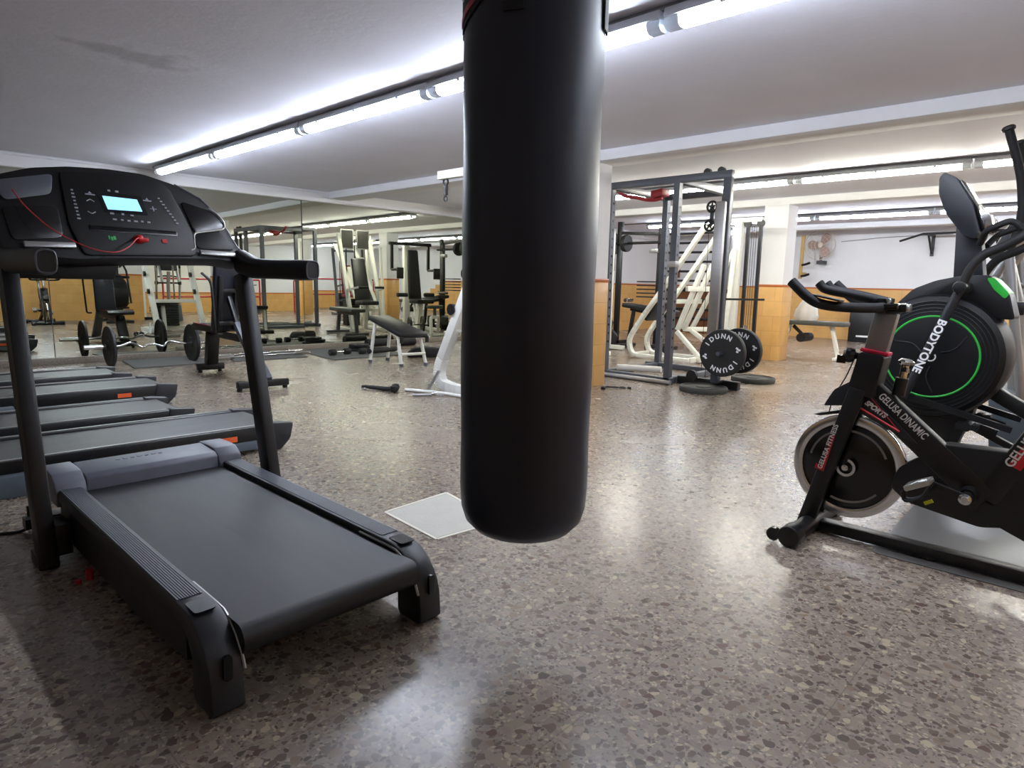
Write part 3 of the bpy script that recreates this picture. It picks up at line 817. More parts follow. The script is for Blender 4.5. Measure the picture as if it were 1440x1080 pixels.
# ================================================================== spinning bike at the right
def spin_bike():
    cx = 2.73
    t = thing('exercise_bike', (cx, 0.35, 0), 'black indoor cycling bike with silver-rimmed flywheel at right, nearest the camera', 'exercise bike')
    m = lambda: MB(t)
    # base
    m().bar((cx, .84, .032), (cx, -.20, .032), .06, .044).build('base_bar', M['steelblack'], bev=.006)
    for y, nm in ((.845, 'front_foot'), (-.20, 'rear_foot')):
        f = m().cyl((cx - .25, y, .04), (cx + .25, y, .04), .035, seg=20).build(nm, M['steelblack'], bev=.004)
        for s in (-1, 1):
            MB(t).cyl((cx + s * .205, y, .042), (cx + s * .280, y, .042), .042, seg=22).build('foot_cap', M['black'], f, bev=.006)
            if y > 0:
                MB(t).cyl((cx + s * .245, y + .062, .034), (cx + s * .268, y + .062, .034), .026, seg=20).bar((cx + s * .25, y, .036), (cx + s * .25, y + .055, .036), .012, .03).build('transport_wheel', M['black_gloss'], f)
    # flywheel
    wc = (cx, .735, .295)
    fw = m().lathe(wc, (-1, 0, 0), [(-.012, 0), (-.012, .178), (.004, .178), (.010, .168), (.012, .05), (.012, 0)], 56).build('flywheel', M['black_gloss'])
    m().ring(wc, (1, 0, 0), .206, .036, .034, 72).build('rim', M['chrome'], fw, bev=.003)
    for a0, a1 in ((-.2, .95), (1.15, 2.35), (3.75, 5.0)):
        MB(t).ring((cx - .0125, .735, .295), (-1, 0, 0), .147, .008, .003, 90, a0 + .6, a1 + .6, ref=(0, -1, 0)).build('disc_arc', M['arc'], fw)
    h = m().lathe(wc, (-1, 0, 0), [(-.05, .0), (-.05, .012), (.045, .012), (.045, .008), (.055, .008), (.055, 0)], 18)
    h.ring((cx - .03, .735, .295), (1, 0, 0), .036, .010, .012, 30, 0.2, 4.6, ref=(0, 0, 1))
    h.build('hub', M['chrome'], fw)
    # fork (two legs), head tube, stem
    for s in (-1, 1):
        f = m().bar((cx + s * .052, .862, .035), (cx + s * .045, .715, .615), .03, .062, (0, 1, 0)).build('fork_leg', M['steelblack'], bev=.009)
        if s < 0:
            lettering('GELUSA FITNESS', .025, frame((cx - .0665, .797, .372), (0, -.242, .97), (0, .97, .242)), M['ink'], f, spacing=1.05, bold=.0006).location = -Vector(t.location)
            MB(t).prism([(.840, .278), (.805, .270), (.775, .42), (.786, .42), (.815, .29), (.836, .30)], YZ, cx - .0668, cx - .066).build('red_flash', M['redink'], f)
    m().prism(round_poly([(.755, .60), (.66, .58), (.635, .745), (.725, .755)], .015), YZ, cx - .055, cx + .055).build('head_tube', M['steelblack'], bev=.008)
    m().bar((cx, .680, .748), (cx, .678, .762), .066, .098, (0, 1, 0)).build('collar', M['crimson'], bev=.004)
    m().bar((cx, .680, .75), (cx, .655, .905), .045, .078, (0, 1, 0)).build('stem', M['alu'], bev=.004)
    # main down tube with lettering and the SPORTS gusset
    d0, d1 = Vector((cx, .69, .605)), Vector((cx, .285, .265))
    dt = m().bar(d0, d1, .055, .098, (0, 0, 1)).build('down_tube', M['steelblack'], bev=.012)
    dd = (d1 - d0).normalized()
    lettering('GELUSA DINAMIC', .038, frame((cx - .0285, .561, .527), dd, (0, -dd.z, dd.y) if -dd.z * 0 + dd.y > 0 else (0, dd.z, -dd.y)), M['ink'], dt, sx=.70, bold=.0006).location = -Vector(t.location)
    g = m().prism(round_poly([(.708, .625), (.728, .528), (.56, .450), (.50, .43), (.60, .52)], .008), YZ, cx - .030, cx + .03).build('gusset', M['darkgrey'], bev=.003)
    tri = [(.695, .606), (.716, .542), (.566, .468)]
    o = m()
    P = [(cx - .0315, a, b) for a, b in tri]
    o.tube([P[0], P[1]], .0022, 6).tube([P[1], P[2]], .0045, 6).tube([P[2], P[0]], .0014, 6)
    o.build('red_outline', M['redink'], g)
    sd = Vector((0, .566 - .716, .468 - .542)).normalized()
    lettering('SPORTS', .026, frame((cx - .0305, .653, .540), (0, sd.y, sd.z - .12), (0, -.3, 1)), M['ink'], g, shear=.25, bold=.0012, sx=.95).location = -Vector(t.location)
    # chain guard and drive
    cg = round_poly([(.43, .444), (.16, .455), (.10, .42), (.10, .26), (.16, .20), (.25, .178), (.29, .168), (.52, .203), (.58, .25), (.56, .33)], .02)
    m().prism(cg, YZ, cx - .022, cx + .055).build('chain_guard', M['black'], bev=.008)
    bb = m().cyl((cx - .11, .33, .285), (cx + .11, .33, .285), .018).cyl((cx - .03, .33, .285), (cx - .075, .33, .285), .03, .026)
    bb.build('bottom_bracket', M['steelblack'])
    m().lathe((cx - .112, .33, .285), (-1, 0, 0), [(0, .02), (.006, .02), (.008, .014), (.012, .010), (.012, 0)], 16).build('axle_nut', M['chrome'])
    for s in (-1, 1):
        yy, zz = (.462, .318) if s < 0 else (.198, .252)
        ck = m().bar((cx + s * .105, .33, .285), (cx + s * .105, yy, zz), .014, .030, (0, 0, 1)).build('crank', M['black'], bev=.004)
        px = cx + s * .155
        pd = MB()
        for dy in (-.036, .036):
            pd.bar((-.038, dy, 0), (.038, dy, 0), .010, .018).bar((dy, -.036, 0), (dy, .036, 0), .010, .018)
        pd.tube([(-.026, -.04, 0), (0, 0, .006), (-.026, .04, 0)], .006, 6).tube([(.026, -.04, 0), (0, 0, .006), (.026, .04, 0)], .006, 6)
        pd.cyl((-.045 * s - .0, 0, 0), (.05, 0, 0), .008)
        pdo = pd.build('pedal', M['pedal'], ck, bev=.002)
        pdo.location = Vector((px, yy, zz)) - Vector(t.location)
        pdo.rotation_euler = (-.5, 0, 0)
        cage = MB()
        for dx in (-.026, 0, .026):
            cage.tube(spline([(dx, -.036, -.012), (dx, .01, -.045), (dx * .7, .06, -.042), (dx, .055, -.008)], 4), .005, 6)
        cage.tube([(-.026, .01, -.045), (.026, .01, -.045)], .004, 6)
        co_ = cage.build('toe_cage', M['black'], ck)
        co_.location = pdo.location; co_.rotation_euler = (-.5, 0, 0)
        MB(t).cbox((px - .03, yy - .04, zz - .05), (.004, .028, .012), (-.6, 0, 0)).build('toe_strap_label', M['yellow'], ck)
    # seat tube, saddle, rear stay
    st = m().bar((cx, .29, .26), (cx, .07, .74), .05, .075, (0, 1, 0)).build('seat_tube', M['steelblack'], bev=.01)
    sv = Vector((0, -.22, .48)).normalized()
    MB(t).prism([(.235, .41), (.20, .395), (.10, .615), (.135, .63)], YZ, cx - .0262, cx - .0256).build('red_panel', M['redink'], st)
    lettering('GELUSA', .04, frame((cx - .027, .205, .47), sv, (0, sv.z, -sv.y)), M['ink'], st, bold=.0008).location = -Vector(t.location)
    m().bar((cx, .08, .73), (cx, .01, .90), .035, .06, (0, 1, 0)).build('seat_post', M['alu'], bev=.004)
    sad = m(); rings = []
    for y, wx, z in ((.16, .02, .955), (.12, .03, .965), (.05, .045, .965), (-.03, .085, .968), (-.09, .105, .975), (-.125, .085, .972)):
        rings.append([sad.bm.verts.new((cx + wx * cos(q), y, z + (.028 if sin(q) > 0 else .035) * sin(q) * (1 if sin(q) > 0 else 1))) for q in [2 * pi * k / 16 for k in range(16)]])
    for A, B in zip(rings, rings[1:]):
        for k in range(16):
            sad._face([A[k], A[(k + 1) % 16], B[(k + 1) % 16], B[k]])
    sad._face(rings[0]); sad._face(rings[-1])
    sad.bar((cx, .0, .9), (cx, -.02, .945), .05, .06, (0, 1, 0)).build('saddle', M['vinyl'])
    m().bar((cx, .30, .25), (cx, -.20, .045), .05, .075, (0, 0, 1)).build('rear_stay', M['steelblack'], bev=.01)
    # brake, knobs, cable
    m().prism(round_poly([(.835, .53), (.80, .60), (.735, .645), (.70, .60), (.70, .55)], .012), YZ, cx - .05, cx + .05).build('sweat_guard', M['darkgrey'], bev=.006)
    m().prism([(.875, .487), (.845, .497), (.78, .517), (.77, .507), (.85, .485)], YZ, cx - .03, cx + .03).build('brake_shoe', M['black'])
    m().tube(spline([(cx - .04, .745, .715), (cx - .045, .765, .65), (cx - .045, .80, .57), (cx - .02, .82, .50)], 5), .0025, 6).build('brake_cable', M['black'])
    kn = m().lathe((cx - .02, .728, .735), (-.25, .95, .05), [(0, .012), (.015, .014), (.02, .026), (.035, .030), (.05, .028), (.058, .016), (.06, 0)], 14)
    kn.bar((cx - .045, .77, .72), (cx - .055, .80, .722), .02, .03).build('stem_knob', M['black_gloss'])
    tk = m().cyl((cx, .585, .62), (cx, .577, .715), .013, seg=14).lathe((cx, .577, .712), (0, -.1, 1), [(0, .012), (.006, .026), (.016, .028), (.024, .018), (.026, 0)], 16)
    tk.build('tension_knob', M['chrome'])
    m().cyl((cx, .59, .60), (cx, .583, .665), .022, seg=14).bar((cx - .03, .575, .70), (cx + .03, .575, .69), .016, .016).build('tension_housing', M['black'])
    # handlebars: two outer horns, two inner grips on a shared clamp
    clamp = m().cbox((cx, .655, .925), (.16, .10, .022), (-.1, 0, 0)).cbox((cx, .62, .920), (.09, .07, .03), (-.1, 0, 0)).cbox((cx, .68, .945), (.11, .06, .024))
    clamp.build('handlebar_clamp', M['black_gloss'], bev=.006)
    for s in (-1, 1):
        horn = [(cx + s * .02, .655, .925), (cx + s * .10, .675, .922), (cx + s * .185, .735, .922), (cx + s * .235, .81, .930), (cx + s * .252, .86, .955), (cx + s * .25, .925, 1.012)]
        m().tube(spline(horn, 6), [.017] * 8 + [.019] * 30 if False else .0185, 12).build('horn_grip', M['soft'])
        inner = [(cx + s * .035, .65, .94), (cx + s * .045, .76, .965), (cx + s * .045, .865, .985), (cx + s * .045, .895, 1.01)]
        m().tube(spline(inner, 5), .017, 12).build('centre_grip', M['soft'])
        m().cbox((cx + s * .225, .80, .955), (.06, .10, .006), (.2, 0, 0)).build('elbow_pad', M['black'], bev=.002)
spin_bike()

# ================================================================== air bike behind it
def air_bike():
    cx = 4.05
    t = thing('air_bike', (cx, 0.30, 0), 'black fan bike with a bright green ring, standing behind the indoor cycling bike', 'exercise bike')
    m = lambda: MB(t)
    shell = [(.905, .93), (.84, 1.005), (.742, 1.042), (.652, 1.061), (.536, 1.069), (.489, 1.03), (.44, .97)]
    cc, R = (.715, .655), .325
    sh = m()
    for a0 in (0,):
        prof = [(-.155, 0), (-.155, .20), (-.150, .215), (-.150, .285), (-.135, .31), (-.09, R), (.09, R), (.135, .31), (.15, .285), (.15, .2), (.155, 0)]
        sh.lathe((cx, cc[0], cc[1]), (1, 0, 0), prof, 64)
    fan = sh.build('fan_cage', M['console'], ang=30)
    for r in (.232, .25, .268, .286):
        for s in (-1, 1):
            MB(t).torus((cx + s * .151, cc[0], cc[1]), (1, 0, 0), r, .0025, 64, 5).build('cage_ridge', M['black'], fan)
    for s in (-1, 1):
        m().torus((cx + s * .152, cc[0], cc[1]), (1, 0, 0), .208, .0055, 72, 8).build('green_ring', M['green'], fan)
        sp = m()
        for k in range(3):
            a = radians(28 + 120 * k)
            sp.tube(spline([(cx + s * .158, cc[0] + .05 * cos(a) , cc[1] + .05 * sin(a)), (cx + s * .158, cc[0] + .11 * cos(a + .12), cc[1] + .11 * sin(a + .12)), (cx + s * .156, cc[0] + .185 * cos(a - .1), cc[1] + .185 * sin(a - .1))], 4), .0035, 6)
        sp.build('spoke_ridges', M['darkgrey'], fan)
        m().ring((cx + s * .157, cc[0], cc[1]), (s, 0, 0), .024, .006, .004, 26, .5, 5.4, ref=(0, 0, 1)).build('hub_mark', M['ink'], fan)
    # top shroud, console post, body
    m().prism(round_poly([(.955, .80), (.91, .92), (.84, 1.0), (.742, 1.045), (.652, 1.066), (.52, 1.075), (.43, .985), (.395, .86), (.46, .86), (.60, .96), (.75, .955), (.86, .88)], .02), YZ, cx - .10, cx + .10).build('top_shroud', M['black'], bev=.015)
    m().prism(round_poly([(.53, 1.058), (.50, 1.062), (.43, .985), (.447, .958), (.495, 1.003)], .012), YZ, cx - .104, cx + .104).build('green_vent', M['green'], bev=.004)
    m().prism(round_poly([(.86, .45), (.82, .26), (.74, .10), (.60, .10), (.52, .37), (.50, .5)], .02), YZ, cx - .06, cx + .06).build('body', M['black'], bev=.01)
    m().prism(round_poly([(.675, 1.03), (.695, 1.40), (.60, 1.36), (.57, 1.20), (.545, 1.03)], .02), YZ, cx - .055, cx + .055).build('console_post', M['darkgrey'], bev=.015)
    co = m().prism(round_poly([(.775, 1.555), (.755, 1.58), (.70, 1.55), (.62, 1.42), (.575, 1.28), (.59, 1.245), (.645, 1.265), (.73, 1.38), (.77, 1.48)], .015), YZ, cx - .14, cx + .14).build('console', M['darkgrey'], bev=.012)
    m().prism([(.69, 1.53), (.615, 1.40), (.572, 1.285), (.560, 1.29), (.60, 1.405), (.68, 1.54)], YZ, cx - .12, cx + .12).build('console_face', M['black_gloss'], co, bev=.003)
    m().prism(round_poly([(.60, 1.39), (.55, 1.37), (.53, 1.31), (.56, 1.285), (.575, 1.30)], .01), YZ, cx - .11, cx + .11).build('chrome_panel', M['chrome'], co, bev=.006)
    for s in (-1, 1):
        x = cx + s * .235
        lo, pv = Vector((x, .802, .442)), Vector((x, .605, 1.02))
        ar = m().tube([lo, pv], .021, 14).build('swing_arm', M['darkgrey'])
        m().tube(spline([pv, (x, .58, 1.10), (x, .535, 1.165), (x, .46, 1.205), (x, .40, 1.245), (x - s * .02, .35, 1.30)], 5), .021, 12).build('hand_grip', M['soft'])
        m().cyl((cx + s * .1, .61, 1.01), (cx + s * .275, .61, 1.01), .03, seg=20).build('arm_pivot', M['black'], bev=.006)
        m().tube(spline([(cx + s * .10, .575, 1.225), (cx + s * .17, .545, 1.28), (cx + s * .18, .50, 1.305), (cx + s * .18, .45, 1.32), (cx + s * .17, .40, 1.28)], 5), .015, 10).build('fixed_grip', M['soft'])
        d = (pv - lo).normalized()
        if s < 0:
            lettering('BODYTONE', .052, frame((x - .0218, .709, .715), d * -1 if False else -d, (0, -d.z, d.y)), M['ink'], ar, spacing=1.02, bold=.0016, sx=1.0).location = -Vector(t.location)
        m().bar((cx + s * .19, .80, .445), (cx + s * .19, .34, .335), .02, .03).build('link_rod', M['black'])
        m().bar((cx + s * .13, .40, .30), (cx + s * .13, .515, .33), .016, .035).build('crank', M['black'])
        m().cyl((cx + s * .13, .515, .33), (cx + s * .25, .515, .33), .022, seg=14).cbox((cx + s * .20, .515, .33), (.09, .09, .025)).build('pedal', M['black'])
    m().bar((cx, .50, .515), (cx, -.02, .22), .06, .07).build('frame_tube', M['steelblack'], bev=.01)
    m().bar((cx - .10, .53, .325), (cx - .10, .05, .10), .035, .035).build('lower_tube', M['steelblack'], bev=.006)
    m().bar((cx, .05, .25), (cx, -.10, .82), .05, .06, (0, 1, 0)).build('seat_post', M['silver'], bev=.006)
    m().cbox((cx, -.10, .87), (.2, .24, .06)).build('saddle', M['vinyl'], bev=.025)
    m().bar((cx, .75, .05), (cx, -.25, .05), .06, .05).build('base_bar', M['steelblack'], bev=.008)
    for y in (.78, -.25):
        m().bar((cx - .27, y, .035), (cx + .27, y, .035), .07, .07).build('base_foot', M['black'], bev=.015)
air_bike()

# ================================================================== elliptical trainer at the right edge
def elliptical():
    cx, cy = 5.15, .48
    t = thing('elliptical_trainer', (cx, cy, 0), 'grey elliptical trainer with silver poles at the right edge, behind the fan bike', 'elliptical trainer')
    m = lambda: MB(t)
    m().hexa([(cx - .28, .30, .0), (cx + .28, .30, 0), (cx + .28, .53, 0), (cx - .28, .53, 0), (cx - .24, .30, .36), (cx + .24, .30, .36), (cx + .24, .58, .40), (cx - .24, .58, .40)]).build('drive_housing', M['slate'], bev=.02)
    m().bar((cx, .45, .04), (cx, -.45, .04), .10, .07).build('base_rail', M['silver'], bev=.01)
    m().bar((cx - .3, -.45, .035), (cx + .3, -.45, .035), .08, .07).build('base_foot', M['black'], bev=.01)
    m().tube([(cx, .47, .36), (cx, .50, .87), (cx, .585, 1.16)], .038, 14).build('mast', M['silver'])
    m().cbox((cx, .60, 1.30), (.34, .07, .24), (.4, 0, 0)).build('console', M['darkgrey'], bev=.015)
    for s in (-1, 1):
        x = cx + s * .25
        m().tube(spline([(x, .405, .34), (x, .455, .62), (x, .50, .86), (x, .53, 1.04), (x, .565, 1.24)], 4), .026, 12).build('swing_arm', M['silver'])
        m().tube(spline([(x, .565, 1.24), (x, .53, 1.42), (x, .545, 1.6), (x, .578, 1.74), (x, .645, 1.945)], 4), .024, 12).build('hand_grip', M['soft'])
        m().lathe((x, .642, 1.935), (0, .3, .95), [(0, .024), (.004, .034), (.018, .036), (.028, .028), (.03, 0)], 18).build('grip_end', M['black'])
        m().tube([(x - s * .07, .49, 1.38), (x - s * .07, .665, 1.02), (x - s * .07, .69, .93)], .03, 12).build('arm_brace', M['silver'])
        m().cbox((x, .50, .90), (.06, .10, .08)).cyl((cx, .50, .90), (x, .50, .90), .02).build('arm_pivot', M['black'], bev=.01)
        m().bar((x - s * .05, .42, .34), (x - s * .05, -.35, .22), .03, .05).build('foot_bar', M['silver'], bev=.004)
        m().cbox((x - s * .05, .05, .30), (.15, .34, .03)).build('footplate', M['black'], bev=.008)
    m().tube(arcpath([(cx - .25, .53, 1.03), (cx - .1, .545, 1.06), (cx + .1, .545, 1.06), (cx + .25, .53, 1.03)], .05), .016, 10).build('handlebar', M['black'])
elliptical()

o = MB().prism(round_poly([(2.64, .60), (2.66, -.80), (3.55, -.80), (3.50, .62)], .03), XY, .0005, .0035).build('floor_mat', M['bikemat'])
tag(o, 'pale grey floor mat under the indoor cycling bike', 'mat')
# ================================================================== equipment in the hall
def plate(c, axis, r, th, name, label, mtl, group=None, cat='weight plate', hole=.026, rim=True, parent_letters=None, rz=0):
    """a weight plate as a lathe about its own axis, origin at its centre"""
    b = MB()
    h = th / 2
    prof = [(-h, hole), (-h, r * .28), (-h * .6, r * .32), (-h * .6, r * .80), (-h, r * .86), (-h, r - .006), (-h * .6, r), (h * .6, r), (h, r - .006), (h, r * .86), (h * .6, r * .80), (h * .6, r * .32), (h, r * .28), (h, hole)] if rim else \
           [(-h, hole), (-h, r - .006), (-h * .6, r), (h * .6, r), (h, r - .006), (h, hole)]
    b.lathe((0, 0, 0), axis, prof, 48)
    o = b.build(name, mtl)
    o.location = c
    return tag(o, label, cat, group)

# ---- loaded curl bar on the floor before the mirror
z0 = .222
def curl_bar(loc, half, label, grp, z=0.0, rz=0.0, mtl='chrome', lift=0.0):
    t = thing('curl_bar', loc, label, 'barbell', grp, rz)
    k = half - .20
    pts = [(-k, 0, z), (-.31, 0, z), (-.20, .04, z + .028 * lift), (-.11, -.035, z - .02 * lift), (-.04, .005, z), (.04, .005, z), (.11, -.035, z - .02 * lift), (.20, .04, z + .028 * lift), (.31, 0, z), (k, 0, z)]
    MB().tube(spline(pts, 3), .0125, 10).build('bar', M[mtl], t)
    for s in (-1, 1):
        MB().cyl((s * k, 0, z), (s * half, 0, z), .025, seg=18).build('sleeve', M[mtl], t)
        MB().cyl((s * (k - .012), 0, z), (s * k, 0, z), .034, seg=18).build('collar', M[mtl], t)
    return t
curl_bar((2.46, 7.93, z0), .66, 'chrome curl bar carrying two black plates before the mirror', None, lift=1.0)
for x, l in ((2.04, 'black plate on the left end of the chrome curl bar before the mirror'), (2.89, 'black plate on the right end of the chrome curl bar, by the black bench')):
    plate((x, 7.93, z0), (1, 0, 0), .222, .035, 'weight_plate', l, M['iron'], 'plates on the curl bar')
# ---- mats and the things lying on them
def mat(pts, label):
    o = MB().prism(pts, XY, 0.0005, .012).build('floor_mat', M_mat)
    return tag(o, label, 'mat', 'thin grey mats by the mirror')
M_mat = M['mat_']
mat([(2.18, 7.62), (3.02, 7.62), (3.1, 8.40), (2.28, 8.40)], 'grey floor mat under the loaded curl bar')
mat([(3.25, 7.60), (4.16, 7.55), (4.30, 8.36), (3.4, 8.38)], 'grey floor mat with two bare curl bars, behind the black bench')
mat([(4.24, 7.06), (5.35, 7.02), (5.5, 8.30), (4.42, 8.33)], 'wide grey floor mat with small weights, left of the white inclined bench')
curl_bar((3.75, 8.03, .037), .60, 'bare chrome curl bar nearest the mirror, lying on a mat', 'bare curl bars on the mat', rz=.03)
curl_bar((3.70, 7.78, .037), .60, 'bare chrome curl bar on the mat edge behind the black bench', 'bare curl bars on the mat', rz=-.05)
def hand_weight(loc, rz, label, w=.085, L=.16):
    t = thing('dumbbell', loc, label, 'dumbbell', 'small dumbbells on the mat', rz)
    MB().cyl((-L, 0, w * .62), (L, 0, w * .62), .014, seg=12).build('handle', M['chrome'], t)
    for s in (-1, 1):
        MB().tube([(s * L * .45, 0, w * .62), (s * L, 0, w * .62)], w * .62, 6).build('head', M['rubber'], t, bev=.006)
hand_weight((4.56, 7.44, .012), .1, 'small black dumbbell at the left of the mat', .07)
hand_weight((4.97, 7.36, .012), -.05, 'small black dumbbell in front of the stacked discs', .07)
for k, (x, y, r) in enumerate(((5.08, 7.78, .17), (5.10, 7.80, .155), (5.07, 7.77, .14))):
    plate((x, y, .013 + .0155 + .031 * k), (0, 0, 1), r, .03, 'weight_plate', ['bottom and widest black disc of the three stacked on the mat', 'middle black disc of the three stacked on the mat', 'top and smallest black disc of the three stacked on the mat'][k], M['rubber'], 'discs stacked on the mat')
def roller(p0, p1, r, label):
    o = MB().cyl(p0, p1, r, seg=18).build('foam_roller', M['soft'], bev=.008)
    tag(o, label, 'foam roller', 'black foam rollers by the mirror')
roller((5.42, 8.12, .072), (5.80, 8.10, .072), .06, 'black foam roller on the edge of the mat, left of the white bench legs')
roller((5.98, 8.1, .06), (6.3, 8.1, .06), .06, 'black foam roller seen under the pad of the white inclined bench')

# ---- black adjustable bench facing the mirror
def black_bench():
    t = thing('weight_bench', (2.62, 6.2, 0), 'black upright weight bench facing the mirror, behind the treadmill post', 'weight bench')
    m = lambda: MB(t)
    f = m().bar((2.38, 5.55, .055), (2.84, 5.53, .055), .07, .06).build('rear_foot', M['steelblack'], bev=.01)
    for x in (2.40, 2.82):
        MB(t).cyl((x, 5.55, 0), (x, 5.55, .03), .022).build('foot_pad', M['rubber'], f)
    f = m().bar((2.57, 6.96, .06), (2.84, 6.93, .06), .07, .07).build('front_foot', M['steelblack'], bev=.008)
    for x in (2.6, 2.80):
        MB(t).cyl((x, 6.94, 0), (x, 6.94, .03), .02).build('foot_pad', M['rubber'], f)
    m().bar((2.64, 5.55, .08), (2.63, 6.05, .56), .12, .06, (0, 1, 0), w1=.09).build('rear_leg', M['grey'], bev=.01)
    m().bar((2.71, 6.93, .09), (2.69, 6.80, .43), .12, .08, (0, 1, 0)).build('front_leg', M['steelblack'], bev=.01)
    m().bar((2.63, 5.98, .42), (2.70, 6.9, .42), .07, .06).build('main_beam', M['steelblack'], bev=.008)
    s = m().prism(round_poly([(6.42, .455), (6.42, .51), (6.88, .52), (6.95, .49), (6.90, .455)], .02), YZ, 2.53, 2.85).build('seat', M['vinyl'], bev=.015)
    MB(t).bar((2.53, 6.45, .516), (2.53, 6.88, .526), .008, .008).bar((2.85, 6.45, .516), (2.85, 6.88, .526), .008, .008).build('red_piping', M['redpaint'], s)
    b = m().hexa([(2.50, 6.32, .47), (2.76, 6.32, .47), (2.76, 6.40, .47), (2.50, 6.40, .47), (2.51, 6.20, 1.17), (2.75, 6.20, 1.17), (2.75, 6.28, 1.17), (2.51, 6.28, 1.17)]).build('backrest', M['navy'], bev=.03)
    r = MB(t)
    for x in (2.555, 2.705):
        r.bar((x, 6.30, .48), (x, 6.205, 1.0), .04, .04)
    r.bar((2.54, 6.235, .86), (2.72, 6.235, .86), .04, .04).bar((2.54, 6.28, .55), (2.72, 6.28, .55), .04, .04)
    r.build('back_frame', M['steelblack'], b, bev=.006)
    m().bar((2.63, 6.0, .45), (2.63, 6.23, .80), .04, .05, (0, 1, 0)).build('back_strut', M['steelblack'], bev=.006)
    m().cyl((2.69, 6.15, .42), (2.79, 6.13, .40), .012, seg=10).lathe((2.79, 6.13, .40), (1, -.2, -.2), [(0, .018), (.02, .026), (.04, .022), (.046, 0)], 14).build('pull_pin', M['crimson'])
    m().tube(arcpath([(2.5, 6.1, .46), (2.44, 6.1, .46), (2.42, 6.1, .95), (2.40, 6.25, 1.02)], .06), .012, 8).build('side_handle', M['steelblack'])
black_bench()

# ---- white inclined bench
def incline_bench():
    t = thing('inclined_bench', (4.67, 6.38, 0), 'white framed inclined bench with black pad before the mirror', 'weight bench')
    m = lambda: MB(t)
    A, B_, C_, D = (4.50, 6.66), (4.80, 6.72), (4.55, 6.10), (4.86, 6.03)
    for (x, y), (tx, ty, tz) in ((A, (4.54, 6.60, .50)), (B_, (4.80, 6.65, .50)), (C_, (4.56, 6.17, .325)), (D, (4.83, 6.10, .325))):
        l = m().tube([(x, y, 0.012), (tx, ty, tz)], .021, 10).build('leg', M['white_worn'])
        MB(t).cyl((x, y, 0), (x, y, .03), .026, seg=12).build('foot_cap', M['grey'], l)
    for a, b in (((4.54, 6.62, .505), (4.555, 6.14, .33)), ((4.80, 6.67, .505), (4.84, 6.07, .33))):
        m().tube([a, b], .018, 8).build('side_rail', M['white_worn'])
    m().tube([(4.553, 6.10, .14), (4.855, 6.04, .14)], .017, 8).build('stretcher', M['white_worn'])
    m().cyl((4.47, 6.655, .135), (4.92, 6.72, .135), .034, seg=16).build('foam_roller', M['soft'], bev=.006)
    m().hexa([(4.50, 6.70, .51), (4.84, 6.74, .51), (4.89, 6.02, .325), (4.52, 6.07, .325), (4.50, 6.71, .57), (4.84, 6.75, .57), (4.89, 6.01, .385), (4.52, 6.06, .385)]).build('pad', M['vinyl'], bev=.022)
    f = m().cbox((4.53, 6.065, .31), (.03, .03, .07)).cbox((4.87, 6.02, .31), (.03, .03, .07)).build('pad_bracket', M['black'])
incline_bench()
b = MB()
rn = random.Random(4)
b.prism(round_poly([(-.25, 0), (.24, 0), (.25, .06), (.20, .115), (-.02, .13), (-.16, .12), (-.24, .05)], .04), XZ, -.11, .11)
o = b.build('sandbag', M['soft'], bev=.03); o.location = (5.42, 6.72, 0); o.rotation_euler = (0, 0, -.6)
tag(o, 'slumped black training bag on the floor right of the white inclined bench', 'bag')

